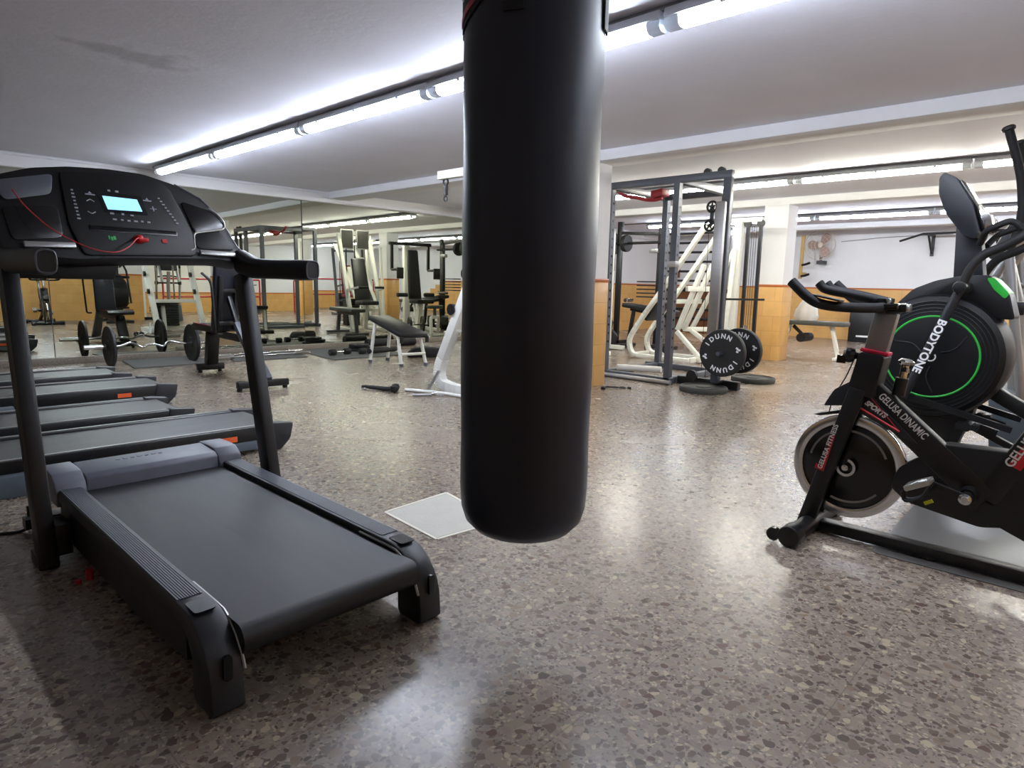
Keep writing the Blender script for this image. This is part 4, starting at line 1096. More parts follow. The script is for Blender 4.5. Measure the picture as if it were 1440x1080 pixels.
# ---- tall white cable frame, half hidden by the punching bag
def cable_frame():
    t = thing('cable_machine', (4.1, 4.2, 0), 'tall white cable machine half hidden behind the left side of the punching bag', 'cable machine')
    m = lambda: MB(t)
    for x in (3.78, 4.55):
        pts = [(3.62, .045), (4.30, .045), (4.46, .07), (4.50, .16), (4.47, .26), (4.02, 1.10), (3.72, 1.93)]
        fr = m().path([(x, a, c) for a, c in [(p.x, p.y) for p in [Vector((q[1], q[2])) for q in arcpath([(0, a, c) for a, c in pts], .12, 4)]]], .085, .085, (1, 0, 0)).build('side_frame', M['white'], bev=.004)
        m().bar((x, 3.66, 1.90), (x, 4.50, 1.90), .06, .07).build('top_arm', M['white'], bev=.004)
        a = MB(t); a.torus((x, 4.42, 1.84), (1, 0, 0), .03, .008, 16, 6).bar((x, 4.42, 1.81), (x, 4.42, 1.73), .03, .03).torus((x, 4.42, 1.70), (1, 0, 0), .022, .006, 14, 6)
        a.build('hook', M['black'])
        p = MB(t)
        for z, y in ((1.06, 4.10), (.75, 4.28)):
            p.lathe((x - .045, y, z), (1, 0, 0), [(-.014, 0), (-.014, .05), (-.005, .042), (.005, .042), (.014, .05), (.014, 0)], 20)
        p.build('pulley', M['black'])
    m().bar((3.78, 3.70, .06), (4.55, 3.70, .06), .06, .07).build('rear_base', M['white'], bev=.004)
    m().bar((3.78, 4.28, .58), (4.55, 4.28, .58), .05, .06).build('crossbar', M['white'], bev=.004)
    m().bar((3.78, 3.70, 1.93), (4.55, 3.70, 1.93), .06, .07).build('top_bar', M['white'], bev=.004)
    for x in (4.02, 4.32):
        m().cyl((x, 3.72, .09), (x, 3.72, 1.9), .014, seg=10).build('guide_rod', M['chrome'])
    st = m()
    for k in range(10):
        st.box((3.98, 3.64, .10 + k * .045), (4.36, 3.80, .140 + k * .045))
    st.build('weight_stack', M['stack'])
    m().cbox((3.96, 4.12, .53), (.30, .26, .07), (0, 0, .2)).build('seat', M['vinyl'], bev=.02)
    m().bar((4.02, 4.10, .06), (4.0, 4.10, .50), .06, .06, (0, 1, 0)).build('seat_post', M['white'], bev=.004)
    for x in (3.86, 3.93):
        m().tube(spline([(x, 4.21, .50), (x - .005, 4.22, .34), (x + .02, 4.19, .2), (x + .05, 4.2, .06)], 4), .014, 8).build('strap', M['soft'])
    m().bar((3.66, 4.52, .012), (3.70, 4.40, .20), .03, .02).build('foot_plate', M['silver'])
cable_frame()
o = MB().tube([(3.52, 4.66, .016), (3.66, 4.30, .016), (3.69, 3.95, .016)], .015, 10).build('pull_bar', M['white'])
tag(o, 'straight white pull bar lying on the floor before the tall white cable machine', 'bar')
t = thing('triceps_rope', (3.40, 4.82, 0), 'black rope handle with knobs on the floor left of the white cable machine', 'rope')
m = lambda: MB(t)
m().tube(spline([(3.30, 5.02, .02), (3.36, 4.94, .022), (3.40, 4.85, .02), (3.44, 4.79, .02), (3.46, 4.76, .03)], 5), .015, 8).build('rope', M['soft'])
m().tube(spline([(3.33, 4.97, .02), (3.36, 4.86, .02), (3.385, 4.76, .02), (3.395, 4.68, .03)], 5), .015, 8).build('rope', M['soft'])
m().lathe((3.40, 4.665, .035), (0, 0, 1), [(-.034, 0), (-.025, .03), (0, .038), (.025, .03), (.034, 0)], 16).build('knob', M['rubber'])
m().lathe((3.47, 4.74, .035), (0, 0, 1), [(-.034, 0), (-.025, .03), (0, .038), (.025, .03), (.034, 0)], 16).build('knob', M['rubber'])
m().torus((3.31, 5.0, .012), (0, 0, 1), .022, .005, 16, 6).build('ring', M['chrome'])
t = thing('stirrup_handle', (3.56, 4.28, 0), 'small silver stirrup handle on the floor before the white pull bar', 'handle')
m = lambda: MB(t)
m().cyl((3.40, 4.40, .015), (3.53, 4.30, .015), .012, seg=10).build('grip', M['silver'])
m().tube([(3.53, 4.30, .012), (3.60, 4.24, .012), (3.57, 4.18, .012)], .007, 8).tube([(3.51, 4.28, .03), (3.55, 4.26, .04)], .012, 8).build('clasp', M['chrome'])

# ---- grey power rack with pulley tower
def drilled(m, p0, p1, w, holes, faces):
    """square post with rows of dark adjustment holes (second material)"""
    m.bar(p0, p1, w, w, (0, 1, 0))
    m.mi = 1
    x, y = p0[0], p0[1]
    for k in range(holes):
        z = .38 + k * .092
        if 'y' in faces:
            m.cyl((x, y - w / 2 - .0008, z), (x, y - w / 2 + .002, z), .013, seg=10)
        if 'x' in faces:
            m.cyl((x - w / 2 - .0008, y, z), (x - w / 2 + .002, y, z), .013, seg=10)
    m.mi = 0
    return m
def power_rack():
    t = thing('power_rack', (6.4, 3.7, 0), 'grey steel power rack with red grips, right of the punching bag', 'power rack')
    m = lambda: MB(t)
    G = M['grey']; H = [M['grey'], M['black_gloss']]
    P = dict(A=(5.87, 4.15), B=(5.87, 3.36), C=(7.0, 4.15), D=(6.95, 3.38))
    for k, (x, y) in P.items():
        drilled(m(), (x, y, .03), (x, y, 2.06), .065, 17, 'y' if k != 'A' else 'y').build('post', H)
    for a, b in (((5.87, 4.18, 2.03), (5.87, 2.80, 2.03)), ((5.87, 4.15, 2.03), (7.0, 4.15, 2.03)), ((5.87, 3.36, 2.03), (6.95, 3.38, 2.03)), ((6.95, 4.15, 2.03), (6.95, 3.38, 2.03))):
        m().bar(a, b, .06, .07).build('top_beam', G, bev=.004)
    for a, b in (((5.87, 4.2, .035), (5.87, 3.30, .035)), ((5.87, 4.15, .035), (7.02, 4.15, .035)), ((5.87, 3.36, .035), (7.25, 3.38, .035)), ((6.98, 4.3, .035), (6.98, 3.3, .035))):
        m().bar(a, b, .065, .06).build('base_beam', G, bev=.004)
    m().cyl((5.80, 4.2, .025), (5.80, 3.28, .025), .022, seg=14).build('foot_tube', M['silver'])
    # red multi-grip chinning bar
    m().tube(spline([(6.28, 4.36, 2.05), (6.28, 4.26, 1.985), (6.28, 4.1, 1.955), (6.28, 3.98, 1.925), (6.28, 3.87, 1.915), (6.28, 3.78, 1.93)], 4), .02, 10).build('chin_bar', M['redpaint'])
    m().hexa([(6.2, 3.88, 1.93), (6.36, 3.88, 1.93), (6.36, 3.74, 1.95), (6.2, 3.74, 1.95), (6.2, 3.88, 2.0), (6.36, 3.88, 2.0), (6.36, 3.74, 2.02), (6.2, 3.74, 2.02)]).build('chin_bar_bracket', M['redpaint'], bev=.008)
    for x, y in ((5.87, 3.36), (6.95, 3.38)):
        m().box((x - .05, y - .045, 1.18), (x + .03, y + .045, 1.24)).build('bar_catch', M['silver'], bev=.006)
    # pulley tower at the near corner
    m().bar((5.87, 2.84, .075), (5.87, 2.84, 2.06), .055, .075, (0, 1, 0)).build('tower_post', G, bev=.004)
    m().bar((5.80, 2.865, .42), (5.80, 2.865, 1.78), .05, .10, (0, 1, 0)).build('steel_channel', M['alu'], bev=.012)
    m().bar((5.96, 2.86, .075), (5.96, 2.86, 1.95), .05, .04, (0, 1, 0)).build('guide_rail', M['steelblack'])
    pl = m()
    pl.bar((5.80, 2.945, 1.74), (5.80, 2.955, 1.56), .022, .034, (0, 1, 0))
    pl.build('pulley_bracket', M['black'], bev=.006)
    for y, z in ((2.945, 1.735), (2.96, 1.565)):
        w = m().torus((5.785, y, z), (1, 0, 0), .048, .011, 24, 8)
        w.ring((5.785, y, z), (1, 0, 0), .018, .010, .02, 16)
        for k in range(5):
            a = 2 * pi * k / 5 + .3
            w.bar((5.785, y + .014 * cos(a), z + .014 * sin(a)), (5.785, y + .044 * cos(a), z + .044 * sin(a)), .012, .012)
        w.build('pulley', M['black'])
    for y in (2.92, 3.06):
        m().cyl((5.86, y, 2.07), (5.90, y, 2.07), .035, seg=18).build('top_pulley', M['black'])
    m().tube([(5.86, 2.985, .18), (5.83, 2.985, 1.5)], .003, 5).tube([(5.78, 2.905, 1.60), (5.84, 2.93, .12)], .003, 5).build('cable', M['black'])
    m().bar((5.96, 2.86, .88), (6.35, 2.62, .88), .02, .02).build('side_handle', M['steelblack'])
    m().bar((6.0, 3.30, .045), (6.02, 2.66, .045), .08, .08).bar((5.85, 2.84, .078), (6.02, 2.84, .078), .06, .03).bar((6.0, 3.0, .045), (6.42, 3.10, .045), .06, .06).build('tower_base', M['steelblack'], bev=.006)
    m().cyl((5.86, 3.09, .115), (5.90, 3.09, .115), .055, seg=20).build('low_pulley', M['black'])
    m().cyl((5.60, 2.70, .385), (6.25, 2.70, .385), .02, seg=14).build('plate_peg', M['grey'])
    m().bar((5.87, 2.70, .385), (5.87, 2.84, .385), .05, .05).build('peg_bracket', M['grey'])
    return t
power_rack()
# bumper plates on the storage peg, lettering round the rim
def arc_letters(word, R, mid, c, size, mtl, parent, up=1):
    """letters round a circle on a face looking to -x; mid = angle of the word's middle from the top, clockwise"""
    n = len(word); step = size * .98 / R
    for k, chx in enumerate(word):
        a = mid + (k - (n - 1) / 2) * step
        rad = Vector((0, -sin(a), cos(a)))                 # clockwise as seen from -x (viewer's right is -y)
        tan = Vector((0, -cos(a), -sin(a)))
        lettering(chx, size, frame(Vector(c) + rad * R, tan, rad), mtl, parent, bold=.002)
for x, l in ((5.70, 'front black bumper plate with white IDUNN letters, hung on the power rack'), (6.06, 'rear black bumper plate hung behind the lettered one on the power rack')):
    o = plate((x, 2.70, .386), (1, 0, 0), .222, .06, 'bumper_plate', l, M['rubber'], 'bumper plates on the rack peg', rim=False)
    arc_letters('IDUNN', .158, radians(-18), (-.031, 0, 0), .062, M['ink'], o)
    arc_letters('IDUNN', .158, radians(162), (-.031, 0, 0), .062, M['ink'], o)
    for a in (radians(75), radians(255)):
        mk = MB(); r = .16
        for da, dr, h in ((-.10, 0, .022), (.0, .012, .034), (.10, -.004, .022)):
            cc = Vector((-.031, -sin(a + da) * (r + dr), cos(a + da) * (r + dr)))
            mk.cbox(cc, (.0016, .016, h), (-a, 0, 0))
        mk.build('emblem', M['ink'], o)
for c, l in (((5.72, 2.88, .026), 'dusty black bumper plate lying flat in front of the power rack, nearest the bag'), ((6.76, 2.84, .026), 'dusty black bumper plate lying flat on the right, toward the white pillar')):
    o = plate(c, (0, 0, 1), .225, .05, 'bumper_plate', l, M['worn_rubber'], 'bumper plates flat on the floor')
    MB().ring((0, 0, .026), (0, 0, 1), .205, .018, .002, 48).build('rim_band', M['rubber'], o)
o = MB().cyl((5.93, 4.02, .10), (6.12, 3.58, .10), .035, seg=16).build('foam_tube', M['cloth'], bev=.004)
tag(o, 'pale tube resting across the base of the power rack', 'tube')
MBk = MB().lathe((5.03, 3.56, 0), (0, 0, 1), [(0, .02), (.02, .022), (.03, .012), (.032, 0)], 14)
tag(MBk.build('rubber_stopper', M['rubber']), 'small black stopper on the floor by the tiled pillar foot', 'stopper')
t = thing('spring_clip', (5.2, 3.50, 0), 'black spring collar lying on the floor before the power rack', 'clip')
MB(t).torus((5.22, 3.47, .012), (0, 0, 1), .035, .006, 20, 6).build('ring', M['steelblack'])
MB(t).tube([(5.19, 3.49, .012), (5.12, 3.60, .012)], .006, 6).tube([(5.20, 3.50, .012), (5.16, 3.61, .012)], .006, 6).cyl((5.25, 3.43, .012), (5.27, 3.40, .012), .012).build('grip', M['black'])

# ---- white sled press behind the rack
def sled_press():
    t = thing('leg_press', (7.9, 4.4, 0), 'white diagonal sled press machine seen through the grey power rack', 'leg press')
    m = lambda: MB(t)
    W = M['white_worn']
    for x in (7.60, 8.05):
        pts = arcpath([(x, 4.05, .05), (x, 4.92, .05), (x, 4.99, .25), (x, 4.80, .55), (x, 4.46, 1.0), (x, 3.93, 1.76)], .14, 5)
        m().path(pts, .05, .07, (1, 0, 0)).build('side_rail', W, bev=.003)
    m().path([(8.3, 4.42, .40), (8.3, 3.86, 1.50)], .05, .06, (1, 0, 0)).build('track_rail', W, bev=.003)
    m().path([(7.85, 4.38, .42), (7.85, 4.05, 1.28)], .05, .07, (1, 0, 0)).build('sled_beam', W, bev=.003)
    m().path([(7.98, 4.36, .42), (7.98, 4.0, 1.28)], .05, .07, (1, 0, 0)).build('sled_beam', W, bev=.003)
    m().bar((7.7, 4.2, .97), (8.35, 4.0, .97), .05, .07).build('sled_crossbar', W, bev=.004)
    m().cyl((8.2, 4.02, .945), (8.38, 3.99, .945), .032, seg=14).build('roller_pad', M['soft'])
    m().bar((7.7, 4.35, .80), (8.2, 4.25, .80), .04, .06).build('sled_crossbar', W, bev=.004)
    for a, b in (((7.8, 4.36, .40), (7.8, 3.98, .05)), ((8.15, 4.36, .42), (8.15, 3.9, .12))):
        m().bar(a, b, .05, .06, (1, 0, 0)).build('front_strut', W, bev=.003)
    for a, b in (((7.6, 4.05, .05), (8.05, 4.05, .05)), ((7.75, 4.0, .05), (8.3, 3.7, .05)), ((7.6, 4.92, .05), (8.05, 4.92, .05)), ((8.05, 4.40, .42), (8.5, 4.1, .42)), ((8.3, 3.86, 1.5), (8.3, 3.93, .05)), ((7.6, 3.94, 1.73), (8.05, 3.94, 1.73))):
        m().bar(a, b, .05, .06).build('crossmember', W, bev=.003)
    m().cyl((7.62, 4.42, .16), (7.66, 4.42, .16), .05, seg=18).build('wheel', M['black'])
    m().cbox((7.83, 4.70, .66), (.36, .30, .07), (-1.0, 0, 0)).build('shoulder_pad', M['vinyl'], bev=.02)
sled_press()

# ---- white cable tower with black weight stack beside the pillar
def cable_tower():
    t = thing('cable_tower', (8.5, 3.85, 0), 'white cable tower with black rails, left of the white and orange pillar', 'cable machine')
    m = lambda: MB(t)
    W = M['white']
    m().bar((8.5, 3.92, .05), (8.42, 3.88, 1.88), .08, .10, (0, 1, 0)).build('post', W, bev=.005)
    m().bar((8.72, 4.10, .05), (8.72, 3.96, 1.75), .05, .06, (0, 1, 0)).build('rear_post', W, bev=.004)
    m().bar((8.45, 4.12, 1.72), (8.45, 3.85, 1.72), .05, .07).build('side_arm', W, bev=.004)
    m().bar((8.45, 4.15, 1.88), (8.45, 3.58, 1.88), .07, .06).build('top_beam', W, bev=.004)
    for y in (3.77, 3.60):
        m().bar((8.48, y, .05), (8.45, y, 1.86), .04, .04, (0, 1, 0)).build('guide_rail', M['steelblack'])
        m().cyl((8.42, y, 1.83), (8.46, y, 1.83), .05, seg=18).build('pulley', M['black'])
    c = m()
    for y in (3.655, 3.685, 3.715):
        c.tube([(8.46, y, .42), (8.45, y, 1.80)], .0035, 5)
    c.build('cable', M['black'])
    st = m()
    for k in range(8):
        st.box((8.36, 3.60, .06 + k * .042), (8.56, 3.78, .098 + k * .042))
    st.build('weight_stack', M['stack'])
    m().cyl((8.43, 3.70, .40), (8.43, 3.70, .50), .028, seg=12).build('stack_pin', M['chrome'])
    m().bar((8.4, 4.2, .035), (8.5, 3.55, .035), .08, .06).build('base', W, bev=.004)
    m().cbox((8.42, 4.05, 1.62), (.08, .10, .12)).build('pulley_block', M['black'], bev=.02)
cable_tower()

# ---- black squat stand with loaded bar, bench and dumbbells beyond
def squat_stand():
    t = thing('squat_stand', (9.3, 5.97, 0), 'tall black squat stand holding a bar, beyond the left of the power rack', 'squat rack')
    m = lambda: MB(t)
    for y, h in ((6.36, 2.05), (5.56, 1.84)):
        m().bar((9.3, y, 0), (9.3, y, h), .07, .08 if y > 6 else .11, (0, 1, 0)).build('upright', M['steelblack'], bev=.004)
        m().bar((9.0, y, .03), (9.7, y, .03), .08, .06).build('foot', M['steelblack'], bev=.004)
    m().bar((9.3, 6.36, 1.87), (9.3, 5.56, 1.82), .04, .05).build('crossbar', M['steelblack'], bev=.004)
    m().cbox((9.26, 5.66, 1.56), (.08, .16, .07)).build('bar_hook', M['silver'], bev=.006)
    m().cyl((9.28, 5.56, 1.82), (9.28, 5.56, 1.92), .05, seg=14).build('post_cap', M['steelblack'])
    s = m()
    for k in range(5):
        s.box((9.28, 5.64, 1.055 - k * .062), (9.48, 5.98, 1.075 - k * .062))
    s.build('rung_shelves', M['darkgrey'])
squat_stand()
t = thing('barbell', (9.24, 6.0, 1.69), 'black barbell resting high on the black squat stand', 'barbell')
MB(t).cyl((9.24, 6.98, 1.69), (9.24, 5.45, 1.69), .022, seg=14).build('bar', M['steelblack'])
MB(t).cyl((9.24, 6.30, 1.69), (9.24, 6.26, 1.69), .04, seg=14).build('sleeve', M['steelblack'])
for k, y in enumerate((6.48, 6.58, 6.68, 6.20)):
    plate((9.24, y, 1.69), (0, 1, 0), .19 if k < 3 else .14, .08, 'weight_plate', ['outer', 'middle', 'inner', 'single thick'][k] + ' black plate on the barbell of the tall squat stand' + (', left of the upright' if k < 3 else ', right of the upright'), M['rubber'], 'plates on the squat stand bar', rim=False, hole=.027)
def flat_bench(loc, rz, label, L=1.1, h=.45, pad='vinyl', frame_='steelblack', tilt=0.0, group=None):
    t = thing('weight_bench', loc, label, 'weight bench', group, rz)
    MB().hexa([(-L / 2, -.14, h - .05), (L / 2, -.14, h - .05 + tilt), (L / 2, .14, h - .05 + tilt), (-L / 2, .14, h - .05), (-L / 2, -.14, h + .02), (L / 2, -.14, h + .02 + tilt), (L / 2, .14, h + .02 + tilt), (-L / 2, .14, h + .02)]).build('pad', M[pad], t, bev=.02)
    MB().bar((-L / 2 + .1, 0, h - .08), (L / 2 - .1, 0, h - .08 + tilt), .06, .05).build('beam', M[frame_], t, bev=.004)
    for s in (-1, 1):
        x = s * (L / 2 - .16)
        MB().bar((x + s * .08, 0, .05), (x, 0, h - .07 + (tilt if s > 0 else 0)), .06, .05, (1, 0, 0)).build('leg', M[frame_], t, bev=.004)
        MB().bar((x + s * .08, -.22, .03), (x + s * .08, .22, .03), .06, .05).build('foot', M[frame_], t, bev=.006)
    return t
b = flat_bench((9.05, 5.55, 0), pi / 2 + .1, 'black sloping bench with a chrome adjuster, behind the left posts of the power rack', .9, .60, tilt=.10)
MB().cyl((.40, -.12, .76), (.40, .12, .76), .03, seg=14).cyl((.38, .1, .73), (.38, .1, .80), .02).build('adjuster', M['chrome'], b)
def hex_dumbbell(loc, rz, r, label):
    t = thing('dumbbell', loc, label, 'dumbbell', 'big black dumbbells by the squat stand', rz)
    MB().cyl((-.2, 0, r * .967), (.2, 0, r * .967), .017, seg=12).build('handle', M['steelblack'], t)
    for s in (-1, 1):
        MB().tube([(s * .07, 0, r * .967), (s * .22, 0, r * .967)], r, 6).build('head', M['rubber'], t, bev=.012)
hex_dumbbell((9.3, 6.72, .204), pi / 2, .13, 'big black dumbbell left of the squat stand upright, raised off the floor')
tag(MB().box((9.12, 6.45, 0), (9.5, 6.95, .2)).box((9.1, 6.44, .17), (9.52, 6.98, .2)).build('plinth_box', M['black']), 'low black box under the dumbbell left of the squat stand', 'box')
hex_dumbbell((8.75, 6.12, 0), .6, .15, 'big black dumbbell on the floor right of the squat stand upright')

# ---- wall ladder at the back
def wall_ladder():
    t = thing('wall_bars', (11.0, 5.8, 0), 'tall unit of dark horizontal bars far behind the white sled press', 'wall bars')
    for y in (6.45, 5.22):
        MB(t).box((11.0, y - .035, 0), (11.09, y + .035, 2.05)).build('post', M['silver'], bev=.004)
    for k in range(11):
        z = .25 + k * .172
        MB(t).box((10.99, 5.25, z - .02), (11.06, 6.42, z + .02)).build('rung', M['darkgrey'], bev=.006)
    MB(t).box((11.06, 5.25, .15), (11.08, 6.42, 1.0)).build('back_board', M['brown'])
wall_ladder()
tag(MB().box((14.27, 8.0, 1.22), (14.298, 8.35, 1.72)).build('notice_board', M['brown'], bev=.004), 'brown framed board on the white back wall left of the horizontal bars', 'notice board')

# ---- right-hand alcove: bench with bag, box, fan, pull-up bar, coat rail
t = thing('weight_bench', (9.9, 3.25, 0), 'grey padded bench with pale legs behind the right side of the pillar', 'weight bench')
m = lambda: MB(t)
m().box((9.74, 2.86, .48), (10.02, 3.85, .545)).build('pad', M['greyv'], bev=.015)
m().bar((9.88, 2.94, .03), (9.88, 3.06, .48), .05, .05, (0, 1, 0)).build('leg', M['white'], bev=.004)
m().bar((9.88, 3.75, .03), (9.88, 3.65, .48), .05, .05, (0, 1, 0)).build('leg', M['white'], bev=.004)
m().bar((9.70, 2.94, .025), (10.06, 2.94, .025), .05, .04).build('foot', M['white'], bev=.004)
m().bar((9.70, 3.75, .025), (10.06, 3.75, .025), .05, .04).build('foot', M['white'], bev=.004)
m().cyl((9.7, 3.42, .30), (10.05, 3.42, .30), .065, seg=18).bar((9.88, 3.42, .3), (9.88, 3.6, .46), .04, .04).build('leg_roller', M['soft'])
b = MB()
prof = [(0, .0), (0, .13), (.06, .15), (.16, .135), (.25, .09), (.31, .045), (.33, .03), (.36, .045), (.36, 0)]
b.lathe((0, 0, 0), (0, 0, 1), prof, 18)
for v in b.bm.verts:
    f = 1 + .14 * sin(7 * math.atan2(v.co.y, v.co.x) + v.co.z * 14)
    v.co.x *= f * .8; v.co.y *= f * 1.05
o = b.build('plastic_bag', M['cloth'], ang=70); o.location = (9.86, 3.42, .547)
tag(o, 'crumpled white bag on the grey bench behind the pillar', 'bag')
t = thing('speaker_box', (14.0, 3.65, 0), 'black box cabinet on the floor against the back wall, right of the grey bench', 'box')
MB(t).box((13.8, 3.35, 0.0), (14.25, 3.97, .60)).build('cabinet', M['black'], bev=.01)
MB(t).box((13.785, 3.50, .10), (13.80, 3.82, .135)).build('handle', M['ink'], bev=.004)
MB(t).box((13.85, 3.40, .60), (14.2, 3.92, .615)).build('lid', M['grey'], bev=.004)
def wall_fan():
    c = (14.08, 4.72, 1.90)
    t = thing('wall_fan', (14.2, 4.72, 1.90), 'beige wall fan high on the back wall right of the pillar', 'fan')
    cg = MB(t)
    for r in (.10, .17, .24, .30):
        cg.torus((14.0 + .02 * r, c[1], c[2]), (1, 0, 0), r, .0035 if r < .3 else .008, 36, 5)
    for k in range(18):
        a = 2 * pi * k / 18
        cg.tube([(13.99, c[1] + .05 * cos(a), c[2] + .05 * sin(a)), (14.005, c[1] + .30 * cos(a), c[2] + .30 * sin(a))], .0025, 4)
    cg.build('guard', M['fan'])
    for k in range(3):
        a = 2 * pi * k / 3 + .5
        R = Matrix.Rotation(a, 4, 'X')
        pts = [(-.04, .03), (-.11, .17), (-.06, .26), (.06, .25), (.09, .12), (.03, .03)]
        f = lambda p, q, d: Vector(c) + (R @ Vector((d + p * .25, p, q)))
        MB(t).prism(round_poly(pts, .04), f, -.003, .003).build('blade', M['blade'])
    MB(t).cyl((14.02, c[1], c[2]), (14.16, c[1], c[2]), .05, seg=20).build('motor', M['fan'])
    MB(t).bar((14.14, c[1], c[2]), (14.14, c[1], c[2] - .34), .03, .05, (0, 1, 0)).box((14.1, c[1] - .07, c[2] - .38), (14.3, c[1] + .07, c[2] - .31)).build('bracket', M['darkgrey'])
wall_fan()
o = MB().tube(spline([(14.27, 4.4, 1.97), (14.28, 4.0, 2.0), (14.28, 3.6, 2.03), (14.28, 2.5, 2.06)], 5), .008, 6).build('wall_cable', M['conduit'])
tag(o, 'thin cable running along the back wall from the fan', 'cable')
tag(MB().box((14.285, 4.55, 1.43), (14.3, 4.68, 1.50)).build('wall_socket', M['wall'], bev=.004), 'white double socket on the back wall below the fan', 'socket')
t = thing('coat_rail', (14.2, 5.2, 1.7), 'upright pale wood strip with two black hooks beside the pillar', 'coat rail')
MB(t).box((13.99, 5.02, 1.22), (14.02, 5.09, 2.10)).box((14.02, 5.03, 1.3), (14.3, 5.08, 1.35)).build('strip', M['wood'], bev=.004)
for z in (1.50, 1.27):
    MB(t).tube(spline([(13.99, 5.03, z), (13.95, 4.95, z + .01), (13.93, 4.86, z + .04)], 4), .025, 8).build('hook', M['black'])
t = thing('pull_up_bar', (14.0, 2.5, 2.0), 'black wall-mounted pull-up bar on the white back wall at right', 'pull-up bar')
MB(t).tube([(13.7, 3.22, 1.91), (13.7, 2.86, 2.03), (13.7, 1.7, 2.05), (13.7, 1.35, 1.93)], .02, 10).build('bar', M['steelblack'])
for y in (2.80, 1.8):
    MB(t).bar((13.7, y, 2.03), (14.29, y, 2.03), .05, .04).bar((14.27, y, 2.06), (14.27, y, 1.66), .05, .05, (0, 1, 0)).bar((13.85, y, 2.02), (14.27, y, 1.70), .03, .03).build('bracket', M['steelblack'])

# ================================================================== machines seen only in the mirror
flat_bench((6.45, 6.40, 0), pi / 2 + .1, 'grey flat bench reflected in the mirror, left of the white inclined bench', 1.0, .47, 'greyv', 'grey')
def seat_machine(x, y, rz, label, white=True):
    t = thing('press_machine', (x, y, 0), label, 'exercise machine', None, rz)
    W = M['white'] if white else M['grey']
    for s in (-1, 1):
        MB().bar((s * .32, .30, .05), (s * .32, -.35, 1.88), .07, .07, (1, 0, 0)).build('leaning_post', W, t, bev=.004)
        MB().bar((s * .32, -.55, .04), (s * .32, .45, .04), .07, .06).build('base_rail', W, t, bev=.004)
        MB().bar((s * .32, .05, .80), (s * .26, .45, .86), .04, .04).build('press_arm', W, t)
        MB().cyl((s * .26, .45, .86), (s * .08, .45, .86), .022, seg=12).build('handle', M['soft'], t)
    MB().bar((-.32, -.33, 1.82), (.32, -.33, 1.82), .06, .06).build('top_bar', W, t, bev=.004)
    MB().bar((-.32, .12, .42), (.32, .12, .42), .06, .06).build('seat_beam', W, t, bev=.004)
    MB().hexa([(-.16, .02, .62), (.16, .02, .62), (.16, .10, .62), (-.16, .10, .62), (-.14, -.22, 1.42), (.14, -.22, 1.42), (.14, -.14, 1.42), (-.14, -.14, 1.42)]).build('backrest', M['vinyl'], t, bev=.03)
    MB().cbox((0, .24, .56), (.36, .36, .08)).build('seat', M['vinyl'], t, bev=.025)
    MB().bar((0, .15, .06), (0, .2, .52), .07, .07, (0, 1, 0)).build('seat_post', W, t)
    st = MB()
    for k in range(12):
        st.box((-.14, -.62, .08 + k * .045), (.14, -.42, .122 + k * .045))
    st.build('weight_stack', M['stack'], t)
    for s in (-1, 1):
        MB().cyl((s * .09, -.52, .06), (s * .09, -.52, 1.82), .012, seg=8).build('guide_rod', M['steelblack'], t)
    return t
pm = seat_machine(7.15, 5.75, .12, 'white press machine with black leaning backrest, reflected in the mirror')
for a, b in ((-.30, -.03), (.03, .30)):
    f = MB().box((a, -.30, 1.60), (b, -.28, 1.98)).build('chart_frame', M['silver'], pm)
    MB().box((a + .02, -.281, 1.62), (b - .02, -.276, 1.96)).build('chart_print', M['paper'], f)
t = thing('fly_machine', (8.15, 6.15, 0), 'black and white fly machine with tall backrest, reflected in the mirror', 'exercise machine', None, .1)
for s in (-1, 1):
    MB().bar((s * .42, -.2, 1.72), (s * .42, -.2, 1.22), .05, .05, (0, 1, 0)).build('arm', M['steelblack'], t)
    MB().bar((s * .42, -.2, 1.22), (s * .42, .12, 1.22), .05, .05).cbox((s * .42, .14, 1.15), (.14, .05, .22)).build('arm_pad', M['vinyl'], t, bev=.01)
    MB().bar((s * .25, -.55, .04), (s * .25, .5, .04), .08, .06).build('base_rail', M['white'], t, bev=.004)
    MB().cyl((s * .2, .02, .72), (s * .42, .02, .72), .04, seg=14).build('side_grip', M['soft'], t)
MB().bar((-.48, -.2, 1.74), (.48, -.2, 1.74), .06, .06).build('top_bar', M['steelblack'], t, bev=.004)
MB().bar((0, -.38, .05), (0, -.38, 1.80), .12, .10, (0, 1, 0)).build('mast', M['white'], t, bev=.004)
MB().hexa([(-.14, -.05, .62), (.14, -.05, .62), (.14, .04, .62), (-.14, .04, .62), (-.12, -.17, 1.62), (.12, -.17, 1.62), (.12, -.09, 1.62), (-.12, -.09, 1.62)]).build('backrest', M['vinyl'], t, bev=.03)
MB().cbox((0, .25, .60), (.38, .36, .09)).build('seat', M['vinyl'], t, bev=.025)
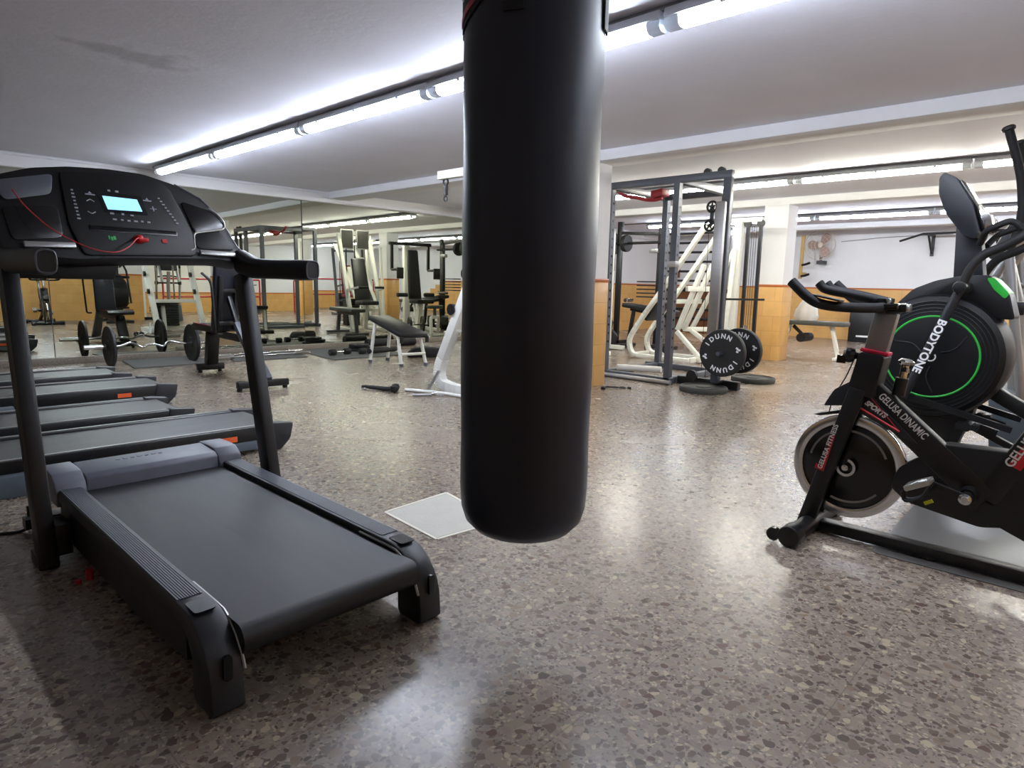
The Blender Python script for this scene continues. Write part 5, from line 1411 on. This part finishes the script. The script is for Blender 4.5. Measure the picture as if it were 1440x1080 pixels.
MB().bar((0, .1, .05), (0, .2, .55), .09, .09, (0, 1, 0)).build('seat_post', M['white'], t)
t = thing('low_frame', (7.65, 7.65, 0), 'low white tube frame with a small pad, reflected right of the fly machine', 'exercise machine')
MB(t).tube(arcpath([(7.25, 7.9, .06), (7.35, 7.75, .36), (7.75, 7.45, .36), (7.85, 7.3, .06)], .06), .03, 10).build('hoop', M['white'])
MB(t).tube([(7.25, 7.9, .05), (7.85, 7.9, .05), (7.95, 7.4, .05)], .03, 10).build('base_tube', M['white'])
MB(t).bar((7.55, 7.6, .36), (7.55, 7.6, .52), .04, .04, (0, 1, 0)).build('pad_post', M['grey'])
MB(t).cbox((7.55, 7.6, .54), (.30, .12, .06)).build('pad', M['greyv'], bev=.015)
for c, l in (((7.35, 7.1, .18), 'left small iron plate standing by the low white frame in the mirror'), ((7.75, 6.95, .18), 'right small iron plate standing by the low white frame in the mirror')):
    plate(c, (.9, .4, 0), .16, .04, 'weight_plate', l, M['iron'], 'plates by the low white frame')
tag(MB().cyl((7.25, 7.055, .18), (7.9, 6.90, .18), .014, seg=10).build('short_bar', M['chrome']), 'short chrome bar through the two small plates in the mirror', 'bar')
t = seat_machine(9.9, .35, .3, 'maroon seat machine reflected far off in the mirror behind the grey bench', False)
for ch in t.children:
    if ch.name.startswith(('backrest', 'seat')) and not ch.name.startswith('seat_'):
        ch.data = ch.data.copy(); ch.data.materials.clear(); ch.data.materials.append(M['maroon'])
def railing(x0, x1, y, label):
    t = thing('red_railing', ((x0 + x1) / 2, y, 0), label, 'railing', 'red railings at the ramp')
    for z in (1.02, .52):
        MB(t).cyl((x0, y, z), (x1, y, z), .025, seg=10).build('rail', M['redpaint'])
    n = max(2, int((x1 - x0) / 1.4))
    for k in range(n + 1):
        x = x0 + (x1 - x0) * k / n
        MB(t).cyl((x, y, 0), (x, y, 1.02), .025, seg=10).build('baluster', M['redpaint'])
railing(5.9, 8.6, -2.6, 'red tube railing reflected far off in the mirror beside the orange pillar')
railing(9.7, 12.6, -2.6, 'red tube railing reflected in the mirror behind the grey bench')
